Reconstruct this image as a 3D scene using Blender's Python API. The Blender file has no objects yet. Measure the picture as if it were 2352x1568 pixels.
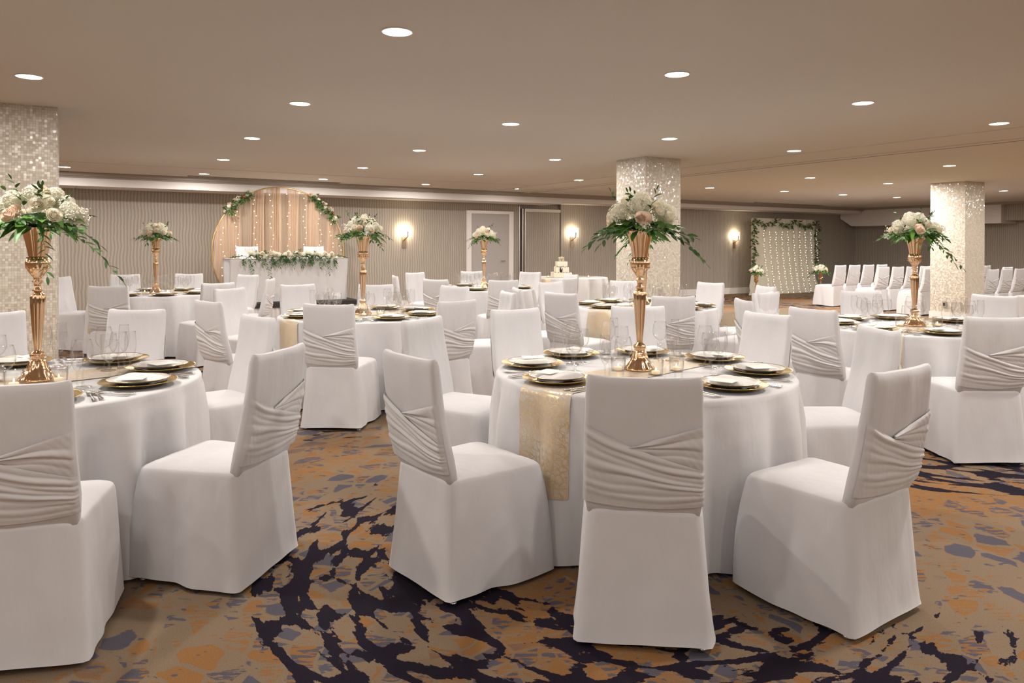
import bpy, math, random
from mathutils import Vector, Matrix
C = bpy.context.scene.collection
SC = bpy.context.scene
PI = math.pi
# ------------------------------------------------------------------ camera, world, exposure
FPX = 1720.0
cam = bpy.data.cameras.new('camera'); cam.sensor_width = 36.0; cam.lens = FPX/2352*36.0
cam.shift_y = -(784-562)/2352; cam.clip_end = 200
co = bpy.data.objects.new('camera', cam); C.objects.link(co)
co.matrix_world = Matrix.Translation((0, 0, 1.40)) @ Matrix.Rotation(PI/2, 4, 'X') @ Matrix.Rotation(0.0033, 4, 'Z')
SC.camera = co
w = bpy.data.worlds.new('world'); SC.world = w; w.use_nodes = True
w.node_tree.nodes['Background'].inputs[0].default_value = (1.0, .86, .70, 1)
w.node_tree.nodes['Background'].inputs[1].default_value = .02
SC.view_settings.view_transform = 'Standard'; SC.view_settings.look = 'None'
SC.view_settings.exposure = -0.03; SC.view_settings.gamma = 1.0; SC.view_settings.use_curve_mapping = False
SC.cycles.caustics_reflective = False; SC.cycles.caustics_refractive = False
SC.cycles.max_bounces = 8; SC.cycles.diffuse_bounces = 4; SC.cycles.glossy_bounces = 3
SC.cycles.transparent_max_bounces = 24; SC.cycles.sample_clamp_indirect = 4.0
LAMP_W = 26.0            # each recessed ceiling lamp
SCONCE_W = 11.0
# ------------------------------------------------------------------ node helpers
def mat(name, col=(.8, .8, .8), rough=.6, metal=0.0, spec=.5, emit=None, estr=0.0):
    m = bpy.data.materials.new(name); m.use_nodes = True
    b = m.node_tree.nodes['Principled BSDF']
    b.inputs['Base Color'].default_value = (*col, 1); b.inputs['Roughness'].default_value = rough
    b.inputs['Metallic'].default_value = metal; b.inputs['Specular IOR Level'].default_value = spec
    if emit: b.inputs['Emission Color'].default_value = (*emit, 1); b.inputs['Emission Strength'].default_value = estr
    return m
class NT:
    def __init__(s, m): s.t = m.node_tree; s.n = s.t.nodes; s.b = s.n['Principled BSDF']
    def put(s, sock, v):
        if isinstance(v, bpy.types.NodeSocket): s.t.links.new(v, sock)
        elif isinstance(v, (tuple, list)) and len(v) == 3 and sock.type == 'RGBA': sock.default_value = (*v, 1)
        else: sock.default_value = v
    def m(s, op, a, b=0.0, c=0.0, clamp=False):
        n = s.n.new('ShaderNodeMath'); n.operation = op; n.use_clamp = clamp
        s.put(n.inputs[0], a); s.put(n.inputs[1], b); s.put(n.inputs[2], c); return n.outputs[0]
    def geo(s):
        return s.n.new('ShaderNodeTexCoord').outputs['Object']
    def sep(s, v):
        n = s.n.new('ShaderNodeSeparateXYZ'); s.put(n.inputs[0], v); return n.outputs
    def comb(s, x, y, z):
        n = s.n.new('ShaderNodeCombineXYZ'); s.put(n.inputs[0], x); s.put(n.inputs[1], y); s.put(n.inputs[2], z); return n.outputs[0]
    def mapp(s, v, scale=(1, 1, 1), rot=(0, 0, 0), loc=(0, 0, 0)):
        n = s.n.new('ShaderNodeMapping'); s.put(n.inputs[0], v)
        n.inputs['Scale'].default_value = scale; n.inputs['Rotation'].default_value = rot; n.inputs['Location'].default_value = loc
        return n.outputs[0]
    def noise(s, v, scale, detail=2, rough=.5, out=0):
        n = s.n.new('ShaderNodeTexNoise'); s.put(n.inputs['Vector'], v); n.inputs['Scale'].default_value = scale
        n.inputs['Detail'].default_value = detail; n.inputs['Roughness'].default_value = rough; return n.outputs[out]
    def vor(s, v, scale, feat='F1', rnd=1.0):
        n = s.n.new('ShaderNodeTexVoronoi'); n.feature = feat; s.put(n.inputs['Vector'], v)
        n.inputs['Scale'].default_value = scale; n.inputs['Randomness'].default_value = rnd; return n
    def mix(s, f, a, b):
        n = s.n.new('ShaderNodeMix'); n.data_type = 'RGBA'; s.put(n.inputs[0], f); s.put(n.inputs[6], a); s.put(n.inputs[7], b); return n.outputs[2]
    def step(s, v, lo, hi):
        n = s.n.new('ShaderNodeMapRange'); n.interpolation_type = 'SMOOTHSTEP'; s.put(n.inputs[0], v)
        n.inputs[1].default_value = lo; n.inputs[2].default_value = hi; return n.outputs[0]
    def bump(s, h, strength=.3, dist=.01):
        n = s.n.new('ShaderNodeBump'); n.inputs['Strength'].default_value = strength; n.inputs['Distance'].default_value = dist
        s.put(n.inputs['Height'], h); s.t.links.new(n.outputs[0], s.b.inputs['Normal'])
# ------------------------------------------------------------------ materials
def fabric(name, col, bs=.15, rough=.85):
    m = mat(name, col, rough, spec=.25); t = NT(m); g = t.geo()
    n = t.noise(g, 9, 3); t.put(t.b.inputs['Base Color'], t.mix(n, tuple(c*.96 for c in col), tuple(min(1, c*1.03) for c in col)))
    wr = t.noise(t.mapp(g, scale=(1, 1, .45)), 7.5, 3, .5)
    t.bump(t.m('ADD', t.m('MULTIPLY', wr, 1.0), t.m('MULTIPLY', t.noise(g, 420, 1), .012)), .55, .02); t.b.inputs['Sheen Weight'].default_value = .15
    return m
M_chair = fabric('white_spandex', (.675, .665, .68))
M_sash = fabric('gathered_sash_cloth', (.67, .655, .66))
M_cloth = fabric('table_linen', (.675, .665, .675))
M_napkin = fabric('napkin_linen', (.74, .72, .69))
M_paint = mat('white_paint', (.80, .76, .74), .5)
M_trim = mat('shadow_taupe_trim', (.36, .31, .26), .5)  # crown's shadow is put into this taupe; vent frames reuse it
M_ceil = mat('ceiling_paint', (.60, .525, .445), .8, spec=.2)
t = NT(M_ceil); n = t.noise(t.geo(), .35, 3); t.put(t.b.inputs['Base Color'], t.mix(n, (.66, .61, .54), (.71, .66, .59)))
M_ring = mat('light_trim_white', (.8, .76, .7), .4)
M_lamp = mat('lamp_lens', (1, 1, 1), .5, emit=(1, .95, .87), estr=9)
M_black = mat('black_cloth', (.02, .018, .018), .6)
M_slot = mat('dark_slot', (.05, .035, .025), .8)
M_leg = mat('dark_bronze_leg', (.08, .05, .03), .4, .6)
M_glide = mat('chrome_glide', (.7, .68, .65), .15, 1)
M_steel = mat('polished_cutlery', (.62, .60, .57), .16, 1)
M_alu = mat('brushed_aluminium', (.50, .46, .42), .35, .8)
M_porc = mat('white_porcelain', (.82, .80, .76), .12)
M_rim = mat('gold_rim', (.75, .55, .25), .2, 1)
M_card = mat('menu_card', (.80, .78, .74), .5)
M_candle = mat('candle_wax', (.85, .8, .68), .4, emit=(1, .62, .25), estr=.5)
M_flame = mat('candle_flame', (1, .8, .4), .5, emit=(1, .62, .22), estr=22)
M_bulb = mat('fairy_bulb', (1, .9, .7), .5, emit=(1, .88, .68), estr=5)
M_wire = mat('thin_wire', (.5, .42, .32), .4, .5)
M_shade = mat('linen_shade', (.9, .85, .72), .7, emit=(1, .86, .64), estr=1.3)
M_brass = mat('aged_brass', (.35, .27, .19), .35, .85)
M_hoop = mat('gold_hoop_metal', (.72, .52, .24), .3, .9)
M_icing = mat('ivory_icing', (.80, .72, .58), .5)
M_iced = mat('black_icing', (.015, .012, .012), .4)
M_stem = mat('green_stem', (.10, .16, .04), .6)
def gold_mat(name, a, rough):
    m = mat(name, a, rough, 1); t = NT(m); t.put(t.b.inputs['Roughness'], t.m('ADD', rough, t.m('MULTIPLY', t.noise(t.geo(), 30, 2), .08))); return m
M_gold = gold_mat('rose_gold_metal', (.80, .55, .34), .07)
M_charger = gold_mat('gold_charger', (.62, .43, .15), .22)
def leafm(name, a, b):
    m = mat(name, a, .45, spec=.4); t = NT(m); n = t.noise(t.geo(), 14, 2)
    t.put(t.b.inputs['Base Color'], t.mix(t.step(n, .35, .65), a, b)); return m
M_leaf = leafm('dark_leaf', (.035, .095, .022), (.075, .17, .04))
M_leaf2 = leafm('bright_leaf', (.06, .17, .02), (.11, .26, .04))
def petal_mat(name, col, tr=.45):
    m = bpy.data.materials.new(name); m.use_nodes = True; t = m.node_tree; t.nodes.clear()
    o = t.nodes.new('ShaderNodeOutputMaterial'); mx = t.nodes.new('ShaderNodeMixShader'); mx.inputs[0].default_value = tr
    df = t.nodes.new('ShaderNodeBsdfDiffuse'); df.inputs[0].default_value = (*col, 1)
    tl = t.nodes.new('ShaderNodeBsdfTranslucent'); tl.inputs[0].default_value = (*col, 1)
    t.links.new(df.outputs[0], mx.inputs[1]); t.links.new(tl.outputs[0], mx.inputs[2]); t.links.new(mx.outputs[0], o.inputs[0]); return m
M_bloomw = petal_mat('white_petal', (.97, .95, .84)); M_bloomc = petal_mat('blush_petal', (.97, .83, .70)); M_rosew = petal_mat('cream_petal', (.97, .92, .80))
M_coral = petal_mat('coral_petal', (.72, .36, .26)); M_breath = petal_mat('tiny_white_buds', (.96, .94, .84), .3)
def glass_mat(name, tint, lo, hi, rough=.02):
    m = bpy.data.materials.new(name); m.use_nodes = True; t = m.node_tree; t.nodes.clear()
    o = t.nodes.new('ShaderNodeOutputMaterial'); mx = t.nodes.new('ShaderNodeMixShader')
    tr = t.nodes.new('ShaderNodeBsdfTransparent'); tr.inputs[0].default_value = (*tint, 1)
    gl = t.nodes.new('ShaderNodeBsdfGlossy'); gl.inputs['Roughness'].default_value = rough
    lw = t.nodes.new('ShaderNodeLayerWeight'); lw.inputs[0].default_value = .5
    mr = t.nodes.new('ShaderNodeMapRange'); mr.inputs[3].default_value = lo; mr.inputs[4].default_value = hi
    pw = t.nodes.new('ShaderNodeMath'); pw.operation = 'POWER'; pw.inputs[1].default_value = 3.2
    t.links.new(lw.outputs['Facing'], pw.inputs[0]); t.links.new(pw.outputs[0], mr.inputs[0]); t.links.new(mr.outputs[0], mx.inputs[0])
    t.links.new(tr.outputs[0], mx.inputs[1]); t.links.new(gl.outputs[0], mx.inputs[2]); t.links.new(mx.outputs[0], o.inputs[0]); return m
M_glass = glass_mat('clear_glass', (.992, .992, .99), .06, .95)
def sheer_mat(name, col, alpha):
    m = bpy.data.materials.new(name); m.use_nodes = True; t = m.node_tree; t.nodes.clear()
    o = t.nodes.new('ShaderNodeOutputMaterial'); mx = t.nodes.new('ShaderNodeMixShader')
    tr = t.nodes.new('ShaderNodeBsdfTransparent'); df = t.nodes.new('ShaderNodeBsdfDiffuse'); df.inputs[0].default_value = (*col, 1)
    tl = t.nodes.new('ShaderNodeBsdfTranslucent'); tl.inputs[0].default_value = (*col, 1)
    m2 = t.nodes.new('ShaderNodeMixShader'); m2.inputs[0].default_value = .4
    lw = t.nodes.new('ShaderNodeLayerWeight'); lw.inputs[0].default_value = .5
    mr = t.nodes.new('ShaderNodeMapRange'); mr.inputs[3].default_value = alpha; mr.inputs[4].default_value = min(1, alpha+.6)
    t.links.new(lw.outputs['Facing'], mr.inputs[0]); t.links.new(mr.outputs[0], mx.inputs[0])
    t.links.new(df.outputs[0], m2.inputs[1]); t.links.new(tl.outputs[0], m2.inputs[2])
    t.links.new(tr.outputs[0], mx.inputs[1]); t.links.new(m2.outputs[0], mx.inputs[2]); t.links.new(mx.outputs[0], o.inputs[0]); return m
M_tulle = sheer_mat('peach_tulle', (.90, .70, .53), .38)
M_sheer = sheer_mat('ivory_sheer', (.90, .86, .74), .80)
# wallpaper: fine wavy vertical lines
ANG = math.radians(31.2)
bx_, by_ = math.cos(ANG), math.sin(ANG); nx_, ny_ = math.sin(ANG), -math.cos(ANG)
def wallpaper(name, rotz):
    m = mat(name, (.4, .33, .26), .55, spec=.35); t = NT(m)
    g = t.mapp(t.geo(), rot=(0, 0, -rotz)); x, y, z = t.sep(g)
    wob = t.noise(t.comb(t.m('MULTIPLY', x, 1.2), 0, t.m('MULTIPLY', z, 1.1)), 2.2, 2)
    wob2 = t.noise(t.comb(t.m('MULTIPLY', x, 3), 5, t.m('MULTIPLY', z, 2.6)), 2.2, 1)
    ph = t.m('ADD', t.m('MULTIPLY', x, 2*PI/.047), t.m('ADD', t.m('MULTIPLY', wob, 9), t.m('MULTIPLY', wob2, 2.2)))
    s_ = t.m('ADD', t.m('MULTIPLY', t.m('SINE', ph), .5), t.m('ADD', .12, t.m('MULTIPLY', t.noise(t.comb(t.m('MULTIPLY', x, 9), 7, t.m('MULTIPLY', z, 1.6)), 1.6, 2), .72)))
    big = t.noise(t.comb(t.m('MULTIPLY', x, 7), 3, t.m('MULTIPLY', z, .25)), 1.0, 2)
    c = t.mix(t.step(s_, .15, .75), (.315, .277, .234), (.435, .39, .335))
    c = t.mix(t.m('MULTIPLY', big, .35), c, (.33, .285, .235)); t.put(t.b.inputs['Base Color'], c)
    t.bump(s_, .25, .004); return m
M_wall = wallpaper('wavy_stripe_wallpaper', ANG)
M_wall2 = wallpaper('wavy_stripe_wallpaper_side', ANG-PI/2)
# pearl mosaic tiles on the columns
M_mos = mat('pearl_mosaic', (.7, .62, .5), .3, spec=.6)
t = NT(M_mos); x, y, z = t.sep(t.geo())
TS = .0215
def cellf(a): return t.m('FLOOR', t.m('DIVIDE', a, TS))
hx = t.m('ADD', x, y)
cc = t.comb(cellf(x), cellf(y), cellf(z))
wn = t.n.new('ShaderNodeTexWhiteNoise'); wn.noise_dimensions = '3D'; t.put(wn.inputs['Vector'], cc)
def edge(a):
    f = t.m('FRACT', t.m('DIVIDE', a, TS)); d = t.m('ABSOLUTE', t.m('SUBTRACT', f, .5)); return d
gr = t.m('MAXIMUM', t.m('MINIMUM', edge(x), 9), edge(z)) ; 
gr2 = t.m('MAXIMUM', t.m('MAXIMUM', t.m('MULTIPLY', edge(x), 1), t.m('MULTIPLY', edge(y), 1)), edge(z))
# local x / y faces: the coordinate constant on a face sits mid-cell, so the max of all three marks the grout
grout = t.step(gr2, .41, .46)
tile = t.mix(wn.outputs['Value'], (.57, .515, .435), (.69, .635, .55))
t.put(t.b.inputs['Base Color'], t.mix(grout, tile, (.50, .435, .35)))
t.put(t.b.inputs['Roughness'], t.m('ADD', .12, t.m('MULTIPLY', wn.outputs['Value'], .3)))
t.b.inputs['Metallic'].default_value = .0
gn = t.n.new('ShaderNodeNewGeometry')
v1 = t.n.new('ShaderNodeVectorMath'); v1.operation = 'SUBTRACT'; t.put(v1.inputs[0], wn.outputs['Color']); v1.inputs[1].default_value = (.5, .5, .5)
v2 = t.n.new('ShaderNodeVectorMath'); v2.operation = 'SCALE'; t.put(v2.inputs[0], v1.outputs[0]); v2.inputs['Scale'].default_value = .36
v3 = t.n.new('ShaderNodeVectorMath'); v3.operation = 'ADD'; t.put(v3.inputs[0], v2.outputs[0]); t.put(v3.inputs[1], gn.outputs['Normal'])
v4 = t.n.new('ShaderNodeVectorMath'); v4.operation = 'NORMALIZE'; t.put(v4.inputs[0], v3.outputs[0]); t.t.links.new(v4.outputs[0], t.b.inputs['Normal'])
# carpet
M_carpet = mat('patterned_carpet', (.3, .2, .12), .95, spec=.1)
t = NT(M_carpet); g = t.geo(); gx, gy, gz = t.sep(g)
big = t.noise(g, .55, 2)
dst = t.noise(g, 2.2, 3, .6, 1)
va = t.n.new('ShaderNodeVectorMath'); va.operation = 'SCALE'; t.put(va.inputs[0], dst); va.inputs['Scale'].default_value = .22
vb = t.n.new('ShaderNodeVectorMath'); vb.operation = 'ADD'; t.put(vb.inputs[0], g); t.put(vb.inputs[1], va.outputs[0])
gd = vb.outputs[0]
px_ = t.m('SUBTRACT', t.sep(gd)[0], .55); py_ = t.m('SUBTRACT', t.sep(gd)[1], 3.55)
pr_ = t.m('SQRT', t.m('ADD', t.m('MULTIPLY', px_, px_), t.m('MULTIPLY', py_, py_)))
pol = t.comb(t.m('MULTIPLY', pr_, 1.5), t.m('MULTIPLY', t.m('ARCTAN2', px_, t.m('MULTIPLY', py_, -1.0)), 1.9), 0)     # cells follow wide arcs
ve = t.vor(pol, 6.4, 'DISTANCE_TO_EDGE', .9); vc = t.vor(pol, 6.4, 'F1', .9)
cellr = t.sep(vc.outputs['Color'])
line = t.step(ve.outputs['Distance'], .06, .095)
rag = t.noise(g, 30, 4, .7)
rags = t.noise(t.mapp(g, rot=(0, 0, -.35), scale=(1, 4.5, 1)), 13, 4, .65)
hat = t.noise(t.mapp(g, rot=(0, 0, .95), scale=(1, 5, 1)), 9, 3, .6)
bigr = t.step(big, .50, .60)
om = t.m('ADD', t.m('ADD', t.m('MULTIPLY', cellr[0], .30), t.m('MULTIPLY', big, .55)), t.m('ADD', t.m('MULTIPLY', rags, .75), t.m('MULTIPLY', hat, .35)))
o1 = t.m('MULTIPLY', t.step(om, .94, .975), line)
o2 = t.m('MULTIPLY', bigr, t.step(t.m('ADD', rags, t.m('MULTIPLY', rag, .4)), .62, .66))
orange = t.m('MAXIMUM', o1, o2)
strip = t.noise(t.mapp(g, rot=(0, 0, 1.15), scale=(2.0, 9, 1)), 5.0, 2, .5)
bl = t.m('MULTIPLY', t.m('MULTIPLY', t.step(cellr[1], .68, .71), line), t.step(t.m('ADD', strip, t.m('MULTIPLY', rag, .3)), .62, .66))
bl0 = t.m('MULTIPLY', t.step(cellr[2], .88, .89), t.step(ve.outputs['Distance'], .10, .12))
bl2 = t.m('MULTIPLY', t.step(t.m('ADD', t.noise(t.mapp(g, rot=(0, 0, .9), scale=(1, 2.2, 1)), 11, 2, .55), t.m('MULTIPLY', rag, .2)), .745, .76), t.step(cellr[0], .3, .4))
blue = t.m('MAXIMUM', t.m('MAXIMUM', bl, t.m('MULTIPLY', bl0, t.m('SUBTRACT', 1, bigr))), bl2)
meds = [(.55, 3.55, 1.22, .42, (-.55, -.83), .30), (3.35, 6.0, 1.45, .45, (.2, -.98), .30), (-1.45, 7.1, 1.45, .42, (-.95, -.1), .25),
        (7.2, 18.9, 1.6, .8, (0, 0), 0), (1.2, 11.3, 1.8, .7, (.5, -.6), .2), (-5.2, 7.8, 1.6, .6, (.7, .7), .3)]
nav = None
for (cx, cy, r0, wd, dr, k) in meds:
    dx = t.m('SUBTRACT', gx, cx); dy = t.m('SUBTRACT', gy, cy)
    r = t.m('SQRT', t.m('ADD', t.m('MULTIPLY', dx, dx), t.m('MULTIPLY', dy, dy)))
    th = t.m('ARCTAN2', dx, t.m('MULTIPLY', dy, -1.0))
    nz = t.noise(t.comb(t.m('MULTIPLY', r, 5.2), t.m('MULTIPLY', th, 2.3), cx), 2.0, 6, .58)
    n3 = t.noise(g, 11, 4, .7)
    nz = t.m('ADD', nz, t.m('MULTIPLY', t.m('SUBTRACT', n3, .5), .22))
    pe = t.vor(t.comb(t.m('MULTIPLY', r, 2.3), t.m('MULTIPLY', th, 1.25), cx), 3.3, 'DISTANCE_TO_EDGE', 1.0).outputs['Distance']
    nz = t.m('ADD', nz, t.m('SUBTRACT', .115, t.m('MULTIPLY', pe, .95)))
    pen = t.m('MULTIPLY', t.m('MAXIMUM', t.m('SUBTRACT', t.m('ABSOLUTE', t.m('SUBTRACT', r, r0)), wd), 0), 2.6)
    dirn = t.m('MULTIPLY', t.m('MINIMUM', t.m('ADD', t.m('ADD', t.m('MULTIPLY', dx, dr[0]), t.m('MULTIPLY', dy, dr[1])), -.35), .25), k)
    v = t.m('ADD', t.m('SUBTRACT', nz, pen), dirn)
    nav = v if nav is None else t.m('MAXIMUM', nav, v)
navy = t.step(nav, .588, .596)
fine = t.noise(g, 260, 2, .7)
c = t.mix(orange, (.232, .168, .112), (.275, .138, .052))
c = t.mix(blue, c, (.098, .092, .115)); c = t.mix(navy, c, (.016, .012, .022))
n = t.n.new('ShaderNodeMix'); n.data_type = 'RGBA'; n.blend_type = 'MULTIPLY'; n.inputs[0].default_value = .55
t.put(n.inputs[6], c); t.put(n.inputs[7], t.mix(t.step(fine, .25, .75), (.62, .62, .62), (1.25, 1.25, 1.25))); t.put(t.b.inputs['Base Color'], n.outputs[2])
t.bump(fine, .5, .004)
# parquet dance floor
M_parq = mat('wood_dance_floor', (.3, .2, .11), .22, spec=.5)
t = NT(M_parq); g = t.mapp(t.geo(), rot=(0, 0, -ANG), scale=(1, 9, 1)); n = t.noise(g, 2.2, 3)
t.put(t.b.inputs['Base Color'], t.mix(n, (.15, .112, .07), (.26, .20, .13)))
# runner: cream net with gold crackle
M_run = mat('gold_crackle_runner', (.6, .5, .38), .45)
t = NT(M_run); g = t.geo(); e = t.vor(g, 34, 'DISTANCE_TO_EDGE'); e2 = t.vor(t.mapp(g, rot=(.4, .3, .7)), 55, 'DISTANCE_TO_EDGE')
ln = t.m('MAXIMUM', t.m('SUBTRACT', 1, t.step(e.outputs['Distance'], .02, .07)), t.m('SUBTRACT', 1, t.step(e2.outputs['Distance'], .015, .06)))
pt = t.step(t.noise(g, 5, 2), .42, .62)
t.put(t.b.inputs['Base Color'], t.mix(ln, t.mix(pt, (.60, .56, .51), (.60, .49, .37)), (.72, .55, .32)))
t.put(t.b.inputs['Metallic'], t.m('MULTIPLY', ln, .6)); t.put(t.b.inputs['Roughness'], t.m('SUBTRACT', .6, t.m('MULTIPLY', ln, .3)))
# ------------------------------------------------------------------ mesh helpers
class MB:
    def __init__(s): s.v = []; s.f = []
    def add(s, vs, fs):
        o = len(s.v); s.v += [tuple(p) for p in vs]; s.f += [tuple(i+o for i in f) for f in fs]
    def grid(s, rows, closed=False, cap0=False, cap1=False):
        n = len(rows[0]); o = len(s.v)
        for r in rows: s.v += [tuple(p) for p in r]
        for i in range(len(rows)-1):
            for j in range(n if closed else n-1):
                a = o+i*n+j; b = o+i*n+(j+1) % n; s.f.append((a, b, b+n, a+n))
        if cap0: s.f.append(tuple(o+j for j in reversed(range(n))))
        if cap1: s.f.append(tuple(o+(len(rows)-1)*n+j for j in range(n)))
    def lathe(s, prof, n=32, c=(0, 0, 0), mod=None, cap0=False, cap1=False):
        rows = []
        for (r, z) in prof:
            rows.append([(c[0]+r*(mod(z, 2*PI*j/n) if mod else 1)*math.cos(2*PI*j/n), c[1]+r*(mod(z, 2*PI*j/n) if mod else 1)*math.sin(2*PI*j/n), c[2]+z) for j in range(n)])
        s.grid(rows, True, cap0, cap1)
    def box(s, x0, x1, y0, y1, z0, z1, fr=None):
        P = [(x, y, z) for z in (z0, z1) for (x, y) in ((x0, y0), (x1, y0), (x1, y1), (x0, y1))]
        if fr: P = [fr(*p) for p in P]
        s.add(P, [(3, 2, 1, 0), (4, 5, 6, 7), (0, 1, 5, 4), (1, 2, 6, 5), (2, 3, 7, 6), (3, 0, 4, 7)])
    def tube(s, pts, r, n=6, r1=None):
        rows = []; pts = [Vector(p) for p in pts]; r1 = r if r1 is None else r1
        for i, p in enumerate(pts):
            d = (pts[min(i+1, len(pts)-1)]-pts[max(i-1, 0)]).normalized()
            u = d.cross(Vector((0, 0, 1)));
            if u.length < 1e-3: u = d.cross(Vector((1, 0, 0)))
            u.normalize(); w_ = d.cross(u); rr = r+(r1-r)*i/(len(pts)-1)
            rows.append([p+u*rr*math.cos(2*PI*k/n)+w_*rr*math.sin(2*PI*k/n) for k in range(n)])
        s.grid(rows, True, True, True)
    def ball(s, c, r, n=6, m=4, sz=1.0):
        rows = []
        for i in range(m+1):
            a = -PI/2+PI*i/m; rr = max(r*math.cos(a), r*.02)
            rows.append([(c[0]+rr*math.cos(2*PI*j/n), c[1]+rr*math.sin(2*PI*j/n), c[2]+r*sz*math.sin(a)) for j in range(n)])
        s.grid(rows, True, True, True)
    def build(s, name, m, parent=None, smooth=True, angle=None):
        me = bpy.data.meshes.new(name); me.from_pydata(s.v, [], s.f); me.materials.append(m)
        if smooth: me.polygons.foreach_set('use_smooth', [True]*len(me.polygons))
        if smooth and angle: me.set_sharp_from_angle(angle=angle)
        me.validate(); me.update(); o = bpy.data.objects.new(name, me); C.objects.link(o)
        if parent: o.parent = parent
        return o
def empty(name, loc=(0, 0, 0), rz=0):
    o = bpy.data.objects.new(name, None); o.empty_display_size = .1; C.objects.link(o); o.location = loc; o.rotation_euler = (0, 0, rz); return o
def tag(o, label, cat, group=None, kind=None):
    o['label'] = label; o['category'] = cat
    if group: o['group'] = group
    if kind: o['kind'] = kind
    return o
def struct(o): o['kind'] = 'structure'; return o
def copy_tree(o, parent=None):
    c = o.copy(); C.objects.link(c); c.parent = parent
    for ch in KIDS.get(o.name, []): copy_tree(ch, c)
    return c
KIDS = {}
def reg(root):      # remember children once, so copies stay cheap
    for o in [root]+list(root.children_recursive): KIDS[o.name] = list(o.children)
    return root
USED = set()
def inst(proto, loc, rz, label, cat, group):
    o = proto if proto.name not in USED else copy_tree(proto)
    USED.add(proto.name); o.location = loc; o.rotation_euler = (0, 0, rz)
    for k in ('label', 'category', 'group'):
        if k in o: del o[k]
    return tag(o, label, cat, group)
P0 = (-7.88, 13.08)
def W(s, off, z): return (P0[0]+s*bx_+off*nx_, P0[1]+s*by_+off*ny_, z)
ZC = 2.59
# ------------------------------------------------------------------ room shell
def wbox(name, s0, s1, o0, o1, z0, z1, m):
    b = MB(); b.box(s0, s1, -o1, -o0, z0, z1); o = b.build(name, m, smooth=False)
    o.location = (P0[0], P0[1], 0); o.rotation_euler = (0, 0, ANG); return struct(o)
b = MB(); b.box(-26, 30, -14, 34, -.1, 0); struct(b.build('floor', M_carpet, smooth=False))
S1 = 22.44; SL = -9.0; OB = 24.0
wbox('ceiling', SL-.2, S1+.2, -.2, OB+.2, ZC, ZC+.15, M_ceil)
b = MB(); b.box(SL, 9.38, 0, .25, 0, ZC); b.box(10.63, S1+.25, 0, .25, 0, ZC); b.box(9.38, 10.63, .10, .25, 0, ZC)
o = struct(b.build('wall_back', M_wall, smooth=False)); o.location = (*P0, 0); o.rotation_euler = (0, 0, ANG)
wbox('wall_right', S1, S1+.2, 0, OB, 0, ZC, M_wall2); wbox('wall_left', SL-.2, SL, 0, OB, 0, ZC, M_wall2); wbox('wall_front', SL, S1, OB, OB+.2, 0, ZC, M_wall)
# dropped soffit along the back wall with white fascia, crown above coloured taupe for the shadow it lies in
def soffit(name, s0, s1, zb):
    wbox(name, s0, s1, 0, .80, zb, ZC, M_paint)
soffit('trim_1', SL, 10.1, 2.365); soffit('trim_2', 10.1, S1-.9, 2.405)
wbox('trim_3', SL, S1-.78, .80, .90, 2.525, ZC, M_trim); wbox('trim_4', SL, S1-.78, .80, .845, 2.50, 2.525, M_trim)
wbox('trim_5', S1-.90, S1-.78, .90, OB, 2.525, ZC, M_trim)
b = MB()   # deep white bulkhead on the right wall with a slanted end
pr = [(S1-.78, -.25, 2.36), (S1, -.25, 2.36), (S1, -.50, 2.03), (S1-.78, -.50, 2.03)]
b.add([(S1-.80, -.02, ZC), (S1, -.02, ZC), (S1-.80, -.02, 2.28), (S1, -.02, 2.28), (S1-.80, -.42, 2.03), (S1, -.42, 2.03),
       (S1-.80, -4.86, 2.03), (S1, -4.86, 2.03), (S1-.80, -4.86, ZC), (S1, -4.86, ZC)],
      [(0, 1, 3, 2), (2, 3, 5, 4), (4, 5, 7, 6), (6, 7, 9, 8), (0, 2, 4, 6, 8), (1, 9, 7, 5, 3), (0, 8, 9, 1)])
o = struct(b.build('trim_6', M_paint, smooth=False)); o.location = (*P0, 0); o.rotation_euler = (0, 0, ANG)
wbox('trim_7', S1-.62, S1, 4.86, 5.5, 2.10, ZC, M_wall2); wbox('trim_8', S1-.80, S1, 5.5, OB, 2.36, ZC, M_paint)
# ceiling joints: chamfered step and track slot of the folding partition, shallow joint parallel to the wall
wbox('trim_9', 8.15, 8.24, .9, OB, ZC-.008, ZC, M_ceil); wbox('trim_10', 9.12, 9.155, .9, OB, ZC-.012, ZC, M_slot)
wbox('trim_11', 8.98, 9.12, .9, OB, ZC-.012, ZC, M_ceil); wbox('trim_12', SL, 8.15, 2.56, 2.62, ZC-.006, ZC, M_ceil)
wbox('trim_13', 9.6, S1-2.6, 2.3, 2.36, ZC-.006, ZC, M_ceil)
wbox('baseboard_back', SL, 7.97, -.0, .018, 0, .176, M_paint); wbox('baseboard_back_right', 10.63, S1, 0, .018, 0, .176, M_paint)
wbox('baseboard_right', S1-.018, S1, .018, OB, 0, .176, M_paint)
# door in the back wall
def wobj(mb, name, m, parent=None, smooth=False): return mb.build(name, m, parent, smooth)
d = empty('door_1', W(0, 0, 0), ANG); struct(d)
b = MB(); b.box(8.09, 9.10, -.03, -.002, 0, 2.12); wobj(b, 'door_leaf', mat('door_paint', (.42, .39, .375), .45), d)
b = MB(); b.box(7.97, 8.09, -.06, -.001, 0, 2.19); b.box(9.10, 9.22, -.06, -.001, 0, 2.19); b.box(8.09, 9.10, -.06, -.001, 2.12, 2.19); wobj(b, 'door_frame', M_paint, d)
b = MB(); b.tube([(8.98, -.03, 1.02), (8.98, -.08, 1.02), (8.87, -.08, 1.02)], .009); b.build('door_handle', M_steel, d)
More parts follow.
